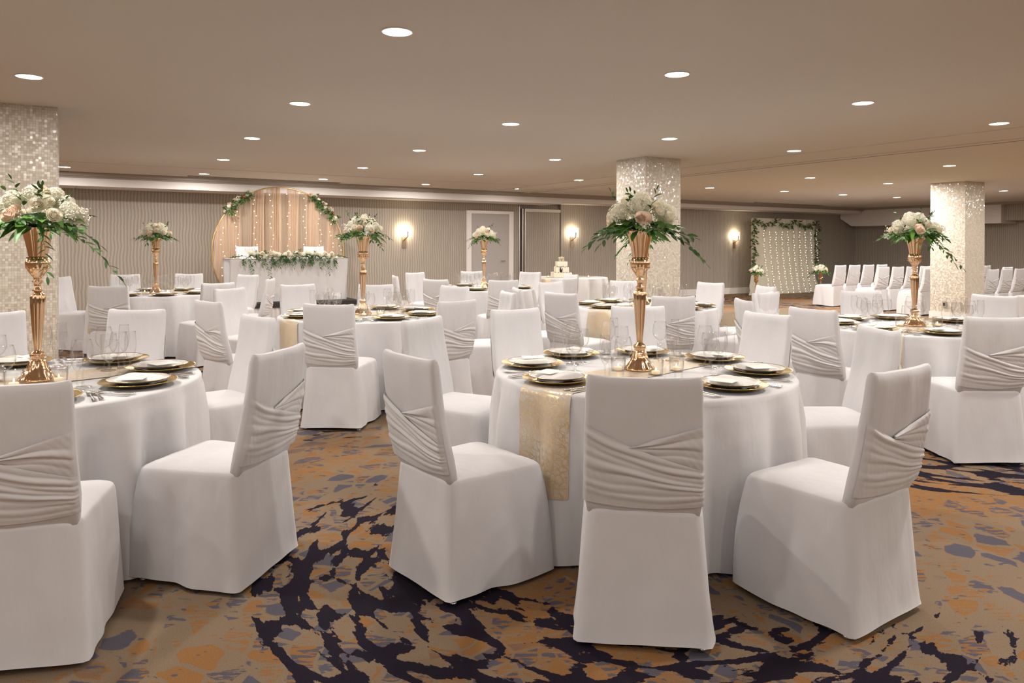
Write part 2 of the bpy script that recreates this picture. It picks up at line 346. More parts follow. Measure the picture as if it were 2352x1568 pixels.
# folding-partition panel in its pocket
p = empty('folding_partition', W(0, 0, 0), ANG); tag(p, 'wallpapered folding partition panel with pale top rail, beside the white door', 'partition')
b = MB(); b.box(9.62, 10.61, .01, .06, 0, 2.20); wobj(b, 'panel', M_wall, p)
b = MB(); b.box(9.60, 10.62, .0, .065, 2.20, 2.27); wobj(b, 'top_rail', mat('pale_metal_rail', (.62, .57, .50), .4, .3), p)
for s0 in (9.39, 9.50, 9.57):
    b = MB(); b.box(s0, s0+.032, -.015 if s0 < 9.45 else .0, .07, 0, 2.36 if s0 < 9.45 else 2.27); wobj(b, 'side_rail', M_alu, p)
# linear diffusers
for k, (s0, s1, off, lb) in enumerate([(1.9, 4.62, 1.12, 'long black linear air vent in the ceiling above the gold hoop'),
                                      (16.35, 19.2, 1.12, 'black linear air vent in the ceiling above the fairy-light curtain')]):
    v = empty('ceiling_vent', W(0, 0, 0), ANG); tag(v, lb, 'vent', 'slots in the ceiling')
    b = MB(); b.box(s0, s1, -off-.05, -off+.05, ZC-.007, ZC-.001); wobj(b, 'slot', M_slot, v)
    b = MB(); b.box(s0, s1, -off-.065, -off-.05, ZC-.010, ZC-.001); b.box(s0, s1, -off+.05, -off+.065, ZC-.010, ZC-.001); wobj(b, 'frame', M_trim, v)
# mosaic columns
def column(corner, wdt, ang, lb):
    r = empty('column', (*corner, 0), ang); r['kind'] = 'structure'
    q = TS*round(wdt/TS)+TS*.0
    b = MB(); e = TS*.5
    b.box(e, q+e, e, q+e, 0, ZC)
    o = b.build('mosaic_shaft', M_mos, r, False); o.location = (-e, -e, 0)
    b = MB(); b.box(-.015, q+.015, -.015, q+.015, 0, .17); b.build('column_base', M_paint, r, False)
    return r
A30 = math.radians(30)
column((1.779, 10.0), .63, A30, ''); column((8.265, 13.66), .645, A30, '')
c1 = (-3.985-.64*math.cos(A30), 6.55-.64*math.sin(A30)); column(c1, .64, A30, '')
o = empty('wall_outlet', (8.265-.36*.5, 13.66+.36*.866, .26), math.radians(120)); tag(o, 'small grey outlet box low on the right mosaic column', 'outlet')
b = MB(); b.box(-.035, .035, .001, .03, 0, .11); b.build('outlet_box', M_alu, o, False)
b = MB(); b.box(-.02, .02, .03, .034, .03, .085); b.build('cover', M_black, o, False)
# parquet dance floor
o = wbox('floor_dance', 8.6, 13.9, 4.3, 11.5, 0, .012, M_parq)
# ------------------------------------------------------------------ recessed lamps
LP = [(-0.646, 4.185), (-3.447, 5.339), (1.143, 5.205), (-1.796, 6.329), (2.914, 6.228), (-0.017, 7.363), (4.707, 7.24), (-2.927, 8.422), (1.753, 8.348), (-1.176, 9.463), (3.531, 9.383), (-4.075, 10.561), (0.596, 10.426), (6.45, 11.045), (-6.97, 11.656), (-2.325, 11.638), (-5.24, 12.739), (-0.57, 12.654), (5.213, 13.099), (-3.457, 13.685), (1.214, 13.691), (7.144, 14.229), (-1.707, 14.795), (4.074, 15.448), (0.061, 15.864), (10.515, 16.025), (5.953, 16.366), (7.693, 17.418), (9.396, 18.289)]
LN = ['largest lamp, top centre', 'lamp by the left column, top left', 'large lamp above the tall centre vase', 'second lamp of the leftmost row', 'large lamp at upper right',
      'lamp in mid-ceiling between door and vase', 'lamp at the far right edge beside the ridge', 'third lamp of the leftmost row', 'lamp just above the middle column', 'lamp left of centre above the sconce',
      'lamp on the ridge right of the middle column', 'fourth lamp of the leftmost row', 'lamp above the white door', 'lamp above the right mosaic column', 'lamp touching the left column edge',
      'lamp left of centre, fifth row back', 'small lamp above the left flower cluster', 'small lamp above the door frame', 'small lamp right of the ridge', 'small lamp above the gold hoop right side',
      'small lamp left of the middle column', 'small lamp left of the right column', 'small lamp above the left sconce', 'tiny lamp right of the middle column', 'tiny lamp above the wall panel',
      'lamp right of the right column', 'tiny lamp above the light curtain', 'tiny lamp above the curtain right edge', 'tiny lamp above the far chair rows']
b = MB(); b.lathe([(.080, -.001), (.080, -.006), (.0905, -.004), (.0905, 0)], 40)
ring_me = b.build('trim_ring', M_ring).data
b = MB(); b.lathe([(.001, -.0035), (.079, -.0035)], 40); lens_me = b.build('lens', M_lamp).data
for o in list(C.objects):
    if o.name in ('trim_ring', 'lens'): bpy.data.objects.remove(o)
def lamp_light(parent, loc, pw=LAMP_W):
    l = bpy.data.lights.new('lamp_glow', 'AREA'); l.shape = 'DISK'; l.size = .15; l.energy = pw; l.color = (1, .94, .875); l.spread = math.radians(180)
    o = bpy.data.objects.new('lamp_glow', l); C.objects.link(o); o.location = loc; o.parent = parent
    return o
for k, (x, y) in enumerate(LP):
    r = empty('ceiling_light', (x, y, ZC)); tag(r, 'round recessed ceiling light, ' + LN[k], 'ceiling light', 'recessed ceiling lights')
    for nm, me in (('trim_ring', ring_me), ('lens', lens_me)):
        o = bpy.data.objects.new(nm, me); C.objects.link(o); o.parent = r
    lamp_light(r, (0, 0, -.0045), LAMP_W*(.86 if y < 7 else 1.1 if y < 12 else 1.5 if x < 3 else 2.9))
# the same ceiling grid carries on behind and beside the viewpoint
for i in range(-6, 6):
    for j in range(-6, 8):
        x = -.646-1.14*i+1.78*j; y = 4.185+2.12*i+1.03*j
        s = (x-P0[0])*bx_+(y-P0[1])*by_; off = (x-P0[0])*nx_+(y-P0[1])*ny_
        if s < SL+1 or s > S1-1 or off < 1.2 or off > OB-1: continue
        inview = y > .3 and abs(x/y) < .70
        if inview or min(math.hypot(x-q[0], y-q[1]) for q in LP) < 1.6: continue
        if math.hypot(x, y-5) > 15: continue
        lamp_light(None, (x, y, ZC-.0045), LAMP_W*(.58 if y < 3 else 1.2))
# ------------------------------------------------------------------ sconces
def sconce(s, lb, z=1.68):
    r = empty('wall_sconce', W(s, 0, z), ANG); tag(r, lb, 'sconce', 'wall sconces')
    b = MB(); n = 14; rows = []
    for zz in (-.112, .112):
        rows.append([(-.165+.33*k/n, -.02-.10*math.sin(PI*min(1, max(0, (k+.6)/(n+1.2))))**.35, zz) for k in range(n+1)])
    b.grid(rows); b.build('shade', M_shade, r)
    b = MB(); b.box(-.05, .05, -.016, -.001, -.36, -.06); b.build('back_plate', M_brass, r, False)
    b = MB(); b.tube([(-.02, -.016, -.20), (-.01, -.07, -.17), (.03, -.135, -.11), (.03, -.14, .0)], .011, 8); b.build('arm', M_brass, r)
    l = bpy.data.lights.new('sconce_bulb', 'POINT'); l.energy = SCONCE_W; l.color = (1, .84, .62); l.shadow_soft_size = .035
    o = bpy.data.objects.new('sconce_bulb', l); C.objects.link(o); o.parent = r; o.location = (0, -.06, .0)
sconce(6.445, 'lit square-shaded wall sconce left of the white door')
sconce(10.96, 'lit square-shaded wall sconce above the wedding cake table', 1.71)
sconce(16.754, 'lit square-shaded wall sconce left of the fairy-light curtain')
# ------------------------------------------------------------------ chair
HT = .947
def lerp(a, b, u): return a+(b-a)*u
def byy(z):     # y of the back face of the backrest
    u = (z-.45)/(HT-.45); return lerp(-.238, -.318, u)-.010*math.sin(PI*min(1, max(0, u)))
def bhw(z): return lerp(.208, .196, (z-.45)/(HT-.45))
def section(hw, yf, yb, r, n=4):     # rounded rectangle from front-left round the back to front-right, then the front
    P = []
    for (cx, cy, a0) in ((-hw+r, yf-r, 90), (-hw+r, yb+r, 180), (hw-r, yb+r, 270), (hw-r, yf-r, 360)):
        for k in range(n+1):
            a = math.radians(a0+90*k/n); P.append((cx+r*math.cos(a), cy+r*math.sin(a)))
    return P
def resample(P, N):
    L = [0]; Q = P+[P[0]]
    for i in range(1, len(Q)): L.append(L[-1]+math.hypot(Q[i][0]-Q[i-1][0], Q[i][1]-Q[i-1][1]))
    out = []
    for k in range(N):
        d = L[-1]*k/N; i = 1
        while L[i] < d: i += 1
        u = (d-L[i-1])/max(1e-9, L[i]-L[i-1]); out.append((lerp(Q[i-1][0], Q[i][0], u), lerp(Q[i-1][1], Q[i][1], u)))
    return out
def chair_proto(seed, group_name='banquet_chair'):
    rnd = random.Random(seed); root = empty('banquet_chair')
    ph = [rnd.uniform(0, 6.28) for _ in range(8)]
    # skirt and seat
    b = MB(); rows = []; N = 96; zs = [.022, .032, .08, .15, .22, .29, .35, .40, .44, .460, .472]
    for z in zs:
        u = (z-.022)/.45
        hw = lerp(.240, .214, u**.8) ; yf = lerp(.290, .232, u**2.2); yb = lerp(-.262, -.236, u**.7)
        r = lerp(.022, .045, u)
        if z > .455: e = (z-.455)*1.0; hw -= e*.2; yf -= e*.5
        S = resample(section(hw, yf, yb, r, 6), N)
        row = []
        for (x, y) in S:
            a = math.atan2(y, x); fl = (1-u)
            amp = .008*fl*(math.sin(3*a+ph[0])+.6*math.sin(5*a+ph[1])+.5*math.sin(8*a+ph[2])) + .0025*math.sin(11*a+ph[3]+4*u)
            if y < yb+.03: amp *= .35
            zz = z+(.005*math.sin(2*a+ph[4]) if z < .03 else 0); x *= 1+u*.05*(y-.0)/.25
            row.append((x*(1+amp/.25), y*(1+amp/.25), zz))
        rows.append(row)
    for k, (f, z) in enumerate([(.975, .477), (.88, .488), (.7, .498), (.45, .502), (.2, .503), (.02, .504)]):
        base = rows[10]; cy = -.02
        rows.append([(x*f, cy+(y-cy)*f, z) for (x, y, _) in base])
    b.grid(rows, True, False, True)
    # backrest slab
    rows = []; N2 = 64
    zz = [.44, .50, .56, .62, .68, .74, .80, .86, .90, .925, .938, .944, .947, .948]
    for i, z in enumerate(zz):
        yb = byy(z); yf = yb+lerp(.062, .044, (z-.44)/.5); hw = bhw(z); tk_ = max(0, (.53-z)/.09); yb += .018*tk_; hw -= .016*tk_
        sh = max(0, (z-.925)/.023); hw -= .005*sh*sh; yb += .010*sh*sh; yf -= .010*sh*sh
        S = resample(section(hw, yf, yb, .014, 4), N2); row = []
        for (x, y) in S:
            wv = .0018*math.sin(18*z+ph[5]+6*x)+.0015*math.sin(40*x+ph[6]) 
            ears = .009*(abs(x)/hw)**5*(1 if z > .93 else 0)
            sag = .006*math.cos(x/hw*PI/2)*math.sin(PI*min(1, max(0, (z-.5)/.42)))
            row.append((x, y+wv+(sag if y > (yf+yb)/2 else -sag*.1) * (-1 if y > (yf+yb)/2 else 1), z+ears))
        rows.append(row)
    zt = zz[-1]+.001; cyt = byy(.947)+.02
    rows.append([(x*.9, cyt+(y-cyt)*.3, z) for (x, y, z) in rows[-1]])
    b.grid(rows, True, True, True)
    # rear apron: flat panel running from the backrest down to the skirt
    b.build('chair_cover', M_chair, root)
    # sash: two gathered bands crossed over the back
    b = MB()
    def band(sa, sb, ztf, zbf, nfold, d0, seed2, seam=1):
        NS, NTt = 56, 46; rr = random.Random(seed2); rows = []
        offs = [rr.uniform(-.4, .4) for _ in range(nfold+2)]
        for j in range(NTt+1):
            tt = j/NTt; row = []
            for i in range(NS+1):
                u = lerp(sa, sb, i/NS)          # -1..1 across the back, beyond wraps round the sides
                uc = max(-1, min(1, u)); zt = ztf(uc); zb = zbf(uc); z = lerp(zb, zt, tt)
                f = tt*nfold+.16*math.sin(2.4*uc+ph[0])+.10*math.sin(5*uc+seed2)+.22*math.sin(3*tt*PI+2*uc)
                kk = int(f) % nfold; fr = f-math.floor(f)
                rid = math.sin(PI*fr)**.8*(.6+.4*math.sin(kk*2.3+seed2+1.5*uc))
                fade = min(1, tt*2.6)*min(1, (1-tt)*9+.55)*(1-.5*abs(uc)**5)
                dd = d0*min(1, tt*3)+.0115*rid*fade+.0010*math.sin(46*uc+tt*30)*abs(uc)**3
                hw = bhw(z); yb = byy(z)
                x = uc*(hw+.0015); rc = .014; q_ = max(0, abs(x)-(hw-rc)); dd *= min(1, (1-abs(uc))/.045+.08)
                y = yb-dd-.0012+rc-math.sqrt(max(0, rc*rc-min(rc, q_)**2))
                row.append((x, y, z))
            rows.append(row)
        b.grid(rows)
        # thin turned edge along the top
    jit = rnd.uniform(-.012, .012)
    band(-.22, 1.0, lambda u: lerp(.715, .792+jit, max(0, (u+.22)/1.22)), lambda u: lerp(.70, .61, max(0, (u+.22)/1.22)), 4, .004, seed+3)
    band(-1.0, 1.0, lambda u: .785-.150*((u+1)/2)**.95-.012*math.sin(PI*(u+1)/2)+jit, lambda u: .503+.006*u*u-.014*math.cos(u*1.5), 8, .006, seed+7)
    b.build('sash', M_sash, root)
    for (x, y) in ((-.19, -.20), (.19, -.20), (-.18, .20), (.18, .20)):
        lg = MB(); lg.tube([(x*1.08, y*1.08, .012), (x, y, .43)], .011, 8); lo = lg.build('leg', M_leg, root)
        gl = MB(); gl.lathe([(.001, 0), (.014, 0), (.016, .004), (.013, .014), (.001, .014)], 12, (x*1.08, y*1.08, 0)); gl.build('glide', M_glide, lo)
    return reg(root)
protos = [chair_proto(11), chair_proto(23), chair_proto(37)]
TAB = {'T1': (.68, 3.89), 'T2': (-2.28, 3.52), 'T3': (-1.38, 6.94), 'T4': (-4.66, 9.8), 'T5': (-.42, 11.2), 'T6': (1.42, 8.03), 'T7': (3.27, 6.08)}
TN = {'T1': 'nearest centre table', 'T2': 'nearest left table', 'T3': 'middle left table', 'T4': 'far left table', 'T5': 'far centre table',
      'T6': 'table before middle column', 'T7': 'right-hand table'}
CH = [('T1_front', 0.495, 2.836, 81.1), ('T1_frontleft', -0.183, 3.212, 38.6), ('T1_left', -0.283, 4.386, 331.2),
      ('T1_backleft', 0.179, 4.964, 301.9), ('T1_back', 0.916, 5.188, 268.7), ('T1_backright', 1.43, 4.805, 208.8),
      ('T1_right', 1.682, 4.057, 183.5), ('T1_frontright', 1.25, 2.971, 124.2), ('T2_front', -1.79, 2.8, 106.0),
      ('T2_frontright', -1.352, 3.276, 166.0), ('T2_right', -1.824, 4.345, 226.2), ('T2_back', -2.555, 4.791, 267.9),
      ('T2_backleft', -3.175, 4.603, 310.2), ('T3_front', -1.333, 5.889, 83.9), ('T3_frontleft', -2.179, 6.066, 50.1),
      ('T3_left', -2.575, 7.405, 334.4), ('T3_backleft', -2.201, 8.055, 305.7), ('T3_back', -1.516, 8.035, 269.3),
      ('T3_backright', -0.876, 7.7, 234.0), ('T3_right', -0.443, 7.005, 199.0), ('T3_frontright', -0.694, 6.219, 135.1),
      ('T4_front', -4.292, 8.155, 100.7), ('T4_left', -5.657, 9.913, 352.1), ('T4_backleft', -5.412, 10.594, 307.5),
      ('T4_back', -4.761, 10.869, 279.9), ('T4_backright', -4.009, 10.549, 244.0), ('T4_right', -3.388, 9.573, 184.0),
      ('T4_frontright', -3.582, 8.774, 137.9), ('T5_left', -1.349, 10.745, 17.3), ('T5_backleft', -1.209, 11.701, 320.0),
      ('T5_frontleft', -0.83, 9.886, 59.0), ('T5_front', -0.19, 9.722, 106.8), ('T5_frontright', 0.529, 10.2, 148.2),
      ('T5_right', 0.503, 11.306, 206.9), ('T5_backright', 0.077, 11.964, 241.1), ('T5_back', -0.575, 12.092, 281.8),
      ('T6_leftfront', 0.343, 7.747, 11.1), ('T6_front', 0.662, 7.203, 45.9), ('T6_left', 0.7, 8.753, 312.0),
      ('T6_back', 1.428, 9.123, 270.5), ('T6_backright', 2.16, 8.857, 216.2), ('T6_right', 2.511, 8.198, 190.6),
      ('T6_frontright', 2.186, 7.396, 133.1), ('T6_frontmid', 1.4, 6.875, 93.8), ('T7_frontleft', 2.451, 5.519, 31.7),
      ('T7_left', 2.31, 6.176, 0.4), ('T7_backleft', 2.637, 6.857, 314.2), ('T7_back', 3.442, 7.13, 266.2),
      ('T7_backright', 4.075, 6.623, 212.4), ('T7_front', 3.084, 5.088, 88.0)]
PN = {'front': 'front', 'frontleft': 'front left', 'left': 'left', 'backleft': 'back left', 'back': 'back', 'backright': 'back right', 'right': 'right',
      'frontright': 'front right', 'leftfront': 'left front', 'frontmid': 'middle front'}
for k, (nm, x, y, th) in enumerate(CH):
    tb, pos = nm.split('_'); tc = TAB[tb]; d = math.hypot(x-tc[0], y-tc[1]); dm = 1.04 if tb in ('T1', 'T2') else 1.07
    if d < dm: x = tc[0]+(x-tc[0])*dm/d; y = tc[1]+(y-tc[1])*dm/d
    inst(protos[k % 3], (x, y, 0), math.radians(th-90), 'white covered chair with gathered sash, %s seat of the %s' % (PN[pos], TN[tb]), 'chair', 'chairs at the %s' % TN[tb])
AD = math.radians(31.2)
cer = [(7.59, 17.24, 'first chair of the farthest row'), (8.04, 17.51, 'second chair of the farthest row'), (8.50, 17.79, 'third chair of the farthest row'), (8.95, 18.06, 'fourth chair of the farthest row'),
       (7.93, 15.93, 'first chair of the second row'), (8.38, 16.20, 'second chair of the second row'), (8.83, 16.47, 'third chair of the second row'), (9.28, 16.75, 'fourth chair of the second row, left of column'),
       (8.43, 15.07, 'aisle chair half hidden by the right column'),
       (8.96, 14.33, 'chair just peeking out right of the column'), (9.41, 14.60, 'second chair right of the right column'), (9.86, 14.87, 'third chair right of the right column'), (10.31, 15.15, 'chair at the right picture edge'),
       (10.65, 17.2, 'back row chair seen beside the right column'), (11.10, 17.5, 'back row chair second from the right column'), (10.72, 16.15, 'second row chair at the right edge')]
for k, (x, y, lb) in enumerate(cer):
    # listed points are the tops of the backs; the seat centre lies .32 m ahead
    px, py = x-.518*.318, y+.8554*.318
    inst(protos[k % 3], (px, py, 0), math.radians(121.2-90), 'white covered ceremony chair, ' + lb, 'chair', 'ceremony chairs in rows')
inst(protos[0], (9.62, 13.85, 0), math.radians(121.2-90), 'white covered ceremony chair, rounded seat cut by the right picture edge', 'chair', 'ceremony chairs in rows')
# ------------------------------------------------------------------ tablecloths, runners
RT = .752; ZT = .75
def cloth_fn(seed):
    r = random.Random(seed); n1, n2 = r.choice([13, 14, 15]), r.choice([22, 24]); p = [r.uniform(0, 6.28) for _ in range(5)]
    def rho(th, z):
        u = max(0, (ZT-z)/ZT)
        f = math.sin(n1*th+p[0]+.9*math.sin(3*th+p[1])); f = (abs(f)**.8)*(1 if f > 0 else -1)
        f2 = math.sin(n2*th+p[2]+.7*math.sin(2*th+p[3]))
        return RT+.012*min(1, u*14)+u*.02+(f*.036+f2*.011)*min(1, u*4)*(.68+.5*u)
    return rho
def tablecloth(c, seed, label):
    rho = cloth_fn(seed); b = MB(); N = 288; rows = []
    for f in (.02, .5, .9, .98): rows.append([(RT*f*math.cos(2*PI*j/N), RT*f*math.sin(2*PI*j/N), ZT) for j in range(N)])
    for (dr, dz) in ((-.006, -.0005), (.003, -.004), (.009, -.011)): rows.append([((RT+dr)*math.cos(2*PI*j/N), (RT+dr)*math.sin(2*PI*j/N), ZT+dz) for j in range(N)])
    for z in (.72, .69, .65, .6, .54, .47, .40, .32, .24, .16, .08, .03, .014):
        rows.append([(rho(2*PI*j/N, z)*math.cos(2*PI*j/N), rho(2*PI*j/N, z)*math.sin(2*PI*j/N), z) for j in range(N)])
    b.grid(rows, True); b.f.append(tuple(range(N))[::-1]) if False else None
    o = b.build('tablecloth', M_cloth); o.location = (c[0], c[1], 0); tag(o, label, 'tablecloth', 'white round tablecloths'); return rho
def runner(c, rho, ang, label, hw=.15, zlow=.30):
    b = MB(); rows = []; NW = 10
    for i in range(NW+1):
        wv = lerp(-hw, hw, i/NW); e = math.sqrt(RT*RT-wv*wv); row = []
        def pos(sgn, z):
            x = sgn*e; th = math.atan2(wv, x)+ang; r = rho(th, z)+.009; return (r*math.cos(th), r*math.sin(th), z)
        for z in (zlow, .40, .5, .6, .68, .72, .738): row.append(pos(-1, z))
        for k in range(15):
            x = lerp(-e*.992, e*.992, k/14); row.append((x*math.cos(ang)-wv*math.sin(ang), x*math.sin(ang)+wv*math.cos(ang), ZT+.0035))
        for z in (.738, .72, .68, .6, .5, .40, zlow): row.append(pos(1, z))
        rows.append(row)
    b.grid(rows); o = b.build('table_runner', M_run); o.location = (c[0], c[1], 0); tag(o, label, 'table runner', 'gold table runners')
RHO = {}
for k, (tb, c) in enumerate(TAB.items()):
    RHO[tb] = tablecloth(c, 5+k, 'floor-length white round tablecloth on the ' + TN[tb])
    runner(c, RHO[tb], math.radians(45), 'cream and gold crackle runner across the ' + TN[tb])
CK = (1.18, 15.2)
rk = tablecloth(CK, 77, 'floor-length white round tablecloth under the wedding cake'); runner(CK, rk, math.radians(45), 'gold runner across the wedding cake table')
# ------------------------------------------------------------------ tall vase
def vase_proto():
    root = empty('trumpet_vase')
    fl = lambda n, a: (lambda z, th: 1+a*.42*math.cos(n*th)+a*.08*math.cos(3*n*th))
    b = MB(); b.lathe([(.001, 0), (.076, 0), (.078, .006), (.074, .014), (.062, .030), (.050, .048), (.043, .062), (.038, .080), (.035, .092)], 72, mod=fl(12, .10))
    b.lathe([(.035, .092), (.029, .096), (.026, .104), (.030, .110), (.033, .120), (.030, .130), (.018, .138), (.0145, .144)], 48)
    b.build('foot', M_gold, root)
    b = MB(); b.lathe([(.0145, .144), (.018, .19), (.023, .25), (.027, .31), (.030, .36), (.031, .395), (.028, .405), (.019, .412), (.015, .418)], 96, mod=fl(11, .14))
    b.build('stem', M_gold, root)
    b = MB(); b.lathe([(.015, .418), (.022, .423), (.023, .430), (.016, .436), (.014, .446), (.015, .458), (.023, .463), (.024, .469), (.017, .474), (.018, .484), (.030, .500), (.042, .518), (.049, .533), (.0525, .548), (.052, .560), (.047, .572), (.040, .580), (.036, .583)], 64)
    for k in range(16):
        a = 2*PI*k/16; b.ball((.047*math.cos(a), .047*math.sin(a), .530), .006, 6, 4); b.ball((.043*math.cos(a+.2), .043*math.sin(a+.2), .577), .005, 6, 4)
    b.build('bulb', M_gold, root)
    b = MB(); b.lathe([(.036, .583), (.042, .620), (.049, .655), (.057, .690), (.066, .718), (.070, .722), (.066, .719), (.056, .688), (.04, .63), (.001, .60)], 96, mod=fl(12, .15))
    b.build('trumpet', M_gold, root)
    return reg(root)
vase = vase_proto()
# ------------------------------------------------------------------ flowers
def leaf(b, base, d, ln, wd, droop, rnd, roll=0.0):
    d = Vector(d).normalized(); side = d.cross(Vector((0, 0, 1)))
    if side.length < .1: side = Vector((1, 0, 0))
    side.normalize(); up = side.cross(d).normalized(); q = Matrix.Rotation(roll, 3, d); side = q @ side; up = q @ up
    rows = []; p = Vector(base)
    for k in range(6):
        u = k/5; w_ = wd*math.sin(PI*min(1, u*.92+.06))**.75*(1-u*.25); c = p+d*ln*u+Vector((0, 0, -droop*u*u*ln))
        if k == 5: w_ = .0004
        rows.append([c-side*w_+up*w_*.35, c, c+side*w_+up*w_*.35])
    b.grid(rows)
def spray(b, bs, base, d, ln, nl, lsz, droop, rnd):
    d = Vector(d).normalized(); P = []
    for k in range(7):
        u = k/6; P.append(Vector(base)+d*ln*u+Vector((0, 0, -droop*ln*u*u))+Vector((rnd.uniform(-1, 1), rnd.uniform(-1, 1), rnd.uniform(-1, 1)))*.01*ln)
    bs.tube(P, .0012, 4, .0006)
    for k in range(nl):
        u = .25+.75*k/nl; i = min(5, int(u*6)); f = u*6-i; c = P[i].lerp(P[i+1], f); t_ = (P[i+1]-P[i]).normalized()
        sd = t_.cross(Vector((0, 0, 1))); sd = sd.normalized() if sd.length > .05 else Vector((1, 0, 0))
        dd = t_*.8+sd*(1 if k % 2 else -1)*rnd.uniform(.6, 1.1)+Vector((0, 0, rnd.uniform(-.3, .5)))
        leaf(b, c, dd, lsz*rnd.uniform(.7, 1.15), lsz*.20*rnd.uniform(.8, 1.3), rnd.uniform(0, .35), rnd, rnd.uniform(-.8, .8))
    leaf(b, P[-1], P[-1]-P[-2], lsz*.8, lsz*.15, .1, rnd)
def rose_mb(seed):
    rnd = random.Random(seed); b = MB()
    b.ball((0, 0, .28), .16, 8, 6, 1.8)
    for layer, (n, r0, z0, z1, fl) in enumerate([(3, .20, .0, .74, .00), (4, .33, -.1, .72, .02), (5, .48, -.2, .64, .06), (5, .64, -.35, .50, .12), (6, .82, -.45, .30, .20), (7, .98, -.5, .05, .26)]):
        for k in range(n):
            a0 = 2*PI*(k+.37*layer)/n+rnd.uniform(-.15, .15); wd = 1.15*PI/n+.2; rows = []
            for i in range(6):
                v = i/5; row = []
                for j in range(5):
                    u = -1+j/2; rr = r0*(.45+.55*math.sin(min(1, v*1.3)*PI/2))+fl*max(0, v-.55)**2*2.2+.03*(u+1)*.5*r0
                    z = z0+(z1-z0)*v*(1-.20*u*u*v)-fl*max(0, v-.75)*.8
                    row.append((rr*math.cos(a0+u*wd), rr*math.sin(a0+u*wd), z))
                rows.append(row)
            b.grid(rows)
    return b
def pom_mb(seed, n=250):
    rnd = random.Random(seed); b = MB(); b.ball((0, 0, 0), .55, 10, 7)
    for k in range(n):
        z = 1-2*(k+.5)/n; a = k*2.39996; r = math.sqrt(1-z*z); nrm = Vector((r*math.cos(a), r*math.sin(a), z))
        if z < -.75: continue
        u = nrm.orthogonal().normalized(); v = nrm.cross(u); c = nrm*rnd.uniform(.66, .92); rot = rnd.uniform(0, PI/2)
        for q in range(4):
            aa = rot+q*PI/2; e = u*math.cos(aa)+v*math.sin(aa); e2 = u*math.cos(aa+.8)+v*math.sin(aa+.8); e0 = u*math.cos(aa-.8)+v*math.sin(aa-.8)
            b.add([c, c+e0*.10+nrm*.05, c+e*.19+nrm*rnd.uniform(.04, .12), c+e2*.10+nrm*.05], [(0, 1, 2, 3)])
    return b
rose_mes = []; 
for k, m in enumerate([M_bloomc, M_rosew, M_rosew, M_coral]):
    o = rose_mb(60+k).build('rose', m); rose_mes.append(o.data); bpy.data.objects.remove(o)
pom_mes = []
for k in range(2):
    o = pom_mb(80+k).build('hydrangea', M_bloomw, smooth=False); pom_mes.append(o.data); bpy.data.objects.remove(o)
def put_bloom(parent, kind, idx, loc, r, dirv, rnd):
    me = rose_mes[idx] if kind == 'rose' else pom_mes[idx]
    o = bpy.data.objects.new(kind, me); C.objects.link(o); o.parent = parent; o.location = loc; o.scale = (r, r, r)
    o.rotation_mode = 'QUATERNION'; o.rotation_quaternion = Vector(dirv).normalized().to_track_quat('Z', 'Y') @ Matrix.Rotation(rnd.uniform(0, 6.28), 3, 'Z').to_quaternion()
def breath(b, c, rad, n, rnd, sz=.0045):
    for _ in range(n):
        v = Vector((rnd.gauss(0, 1), rnd.gauss(0, 1), rnd.gauss(0, 1))).normalized()*rad*rnd.uniform(.3, 1); p = Vector(c)+v; b.ball(p, sz*rnd.uniform(.6, 1.15), 5, 3)
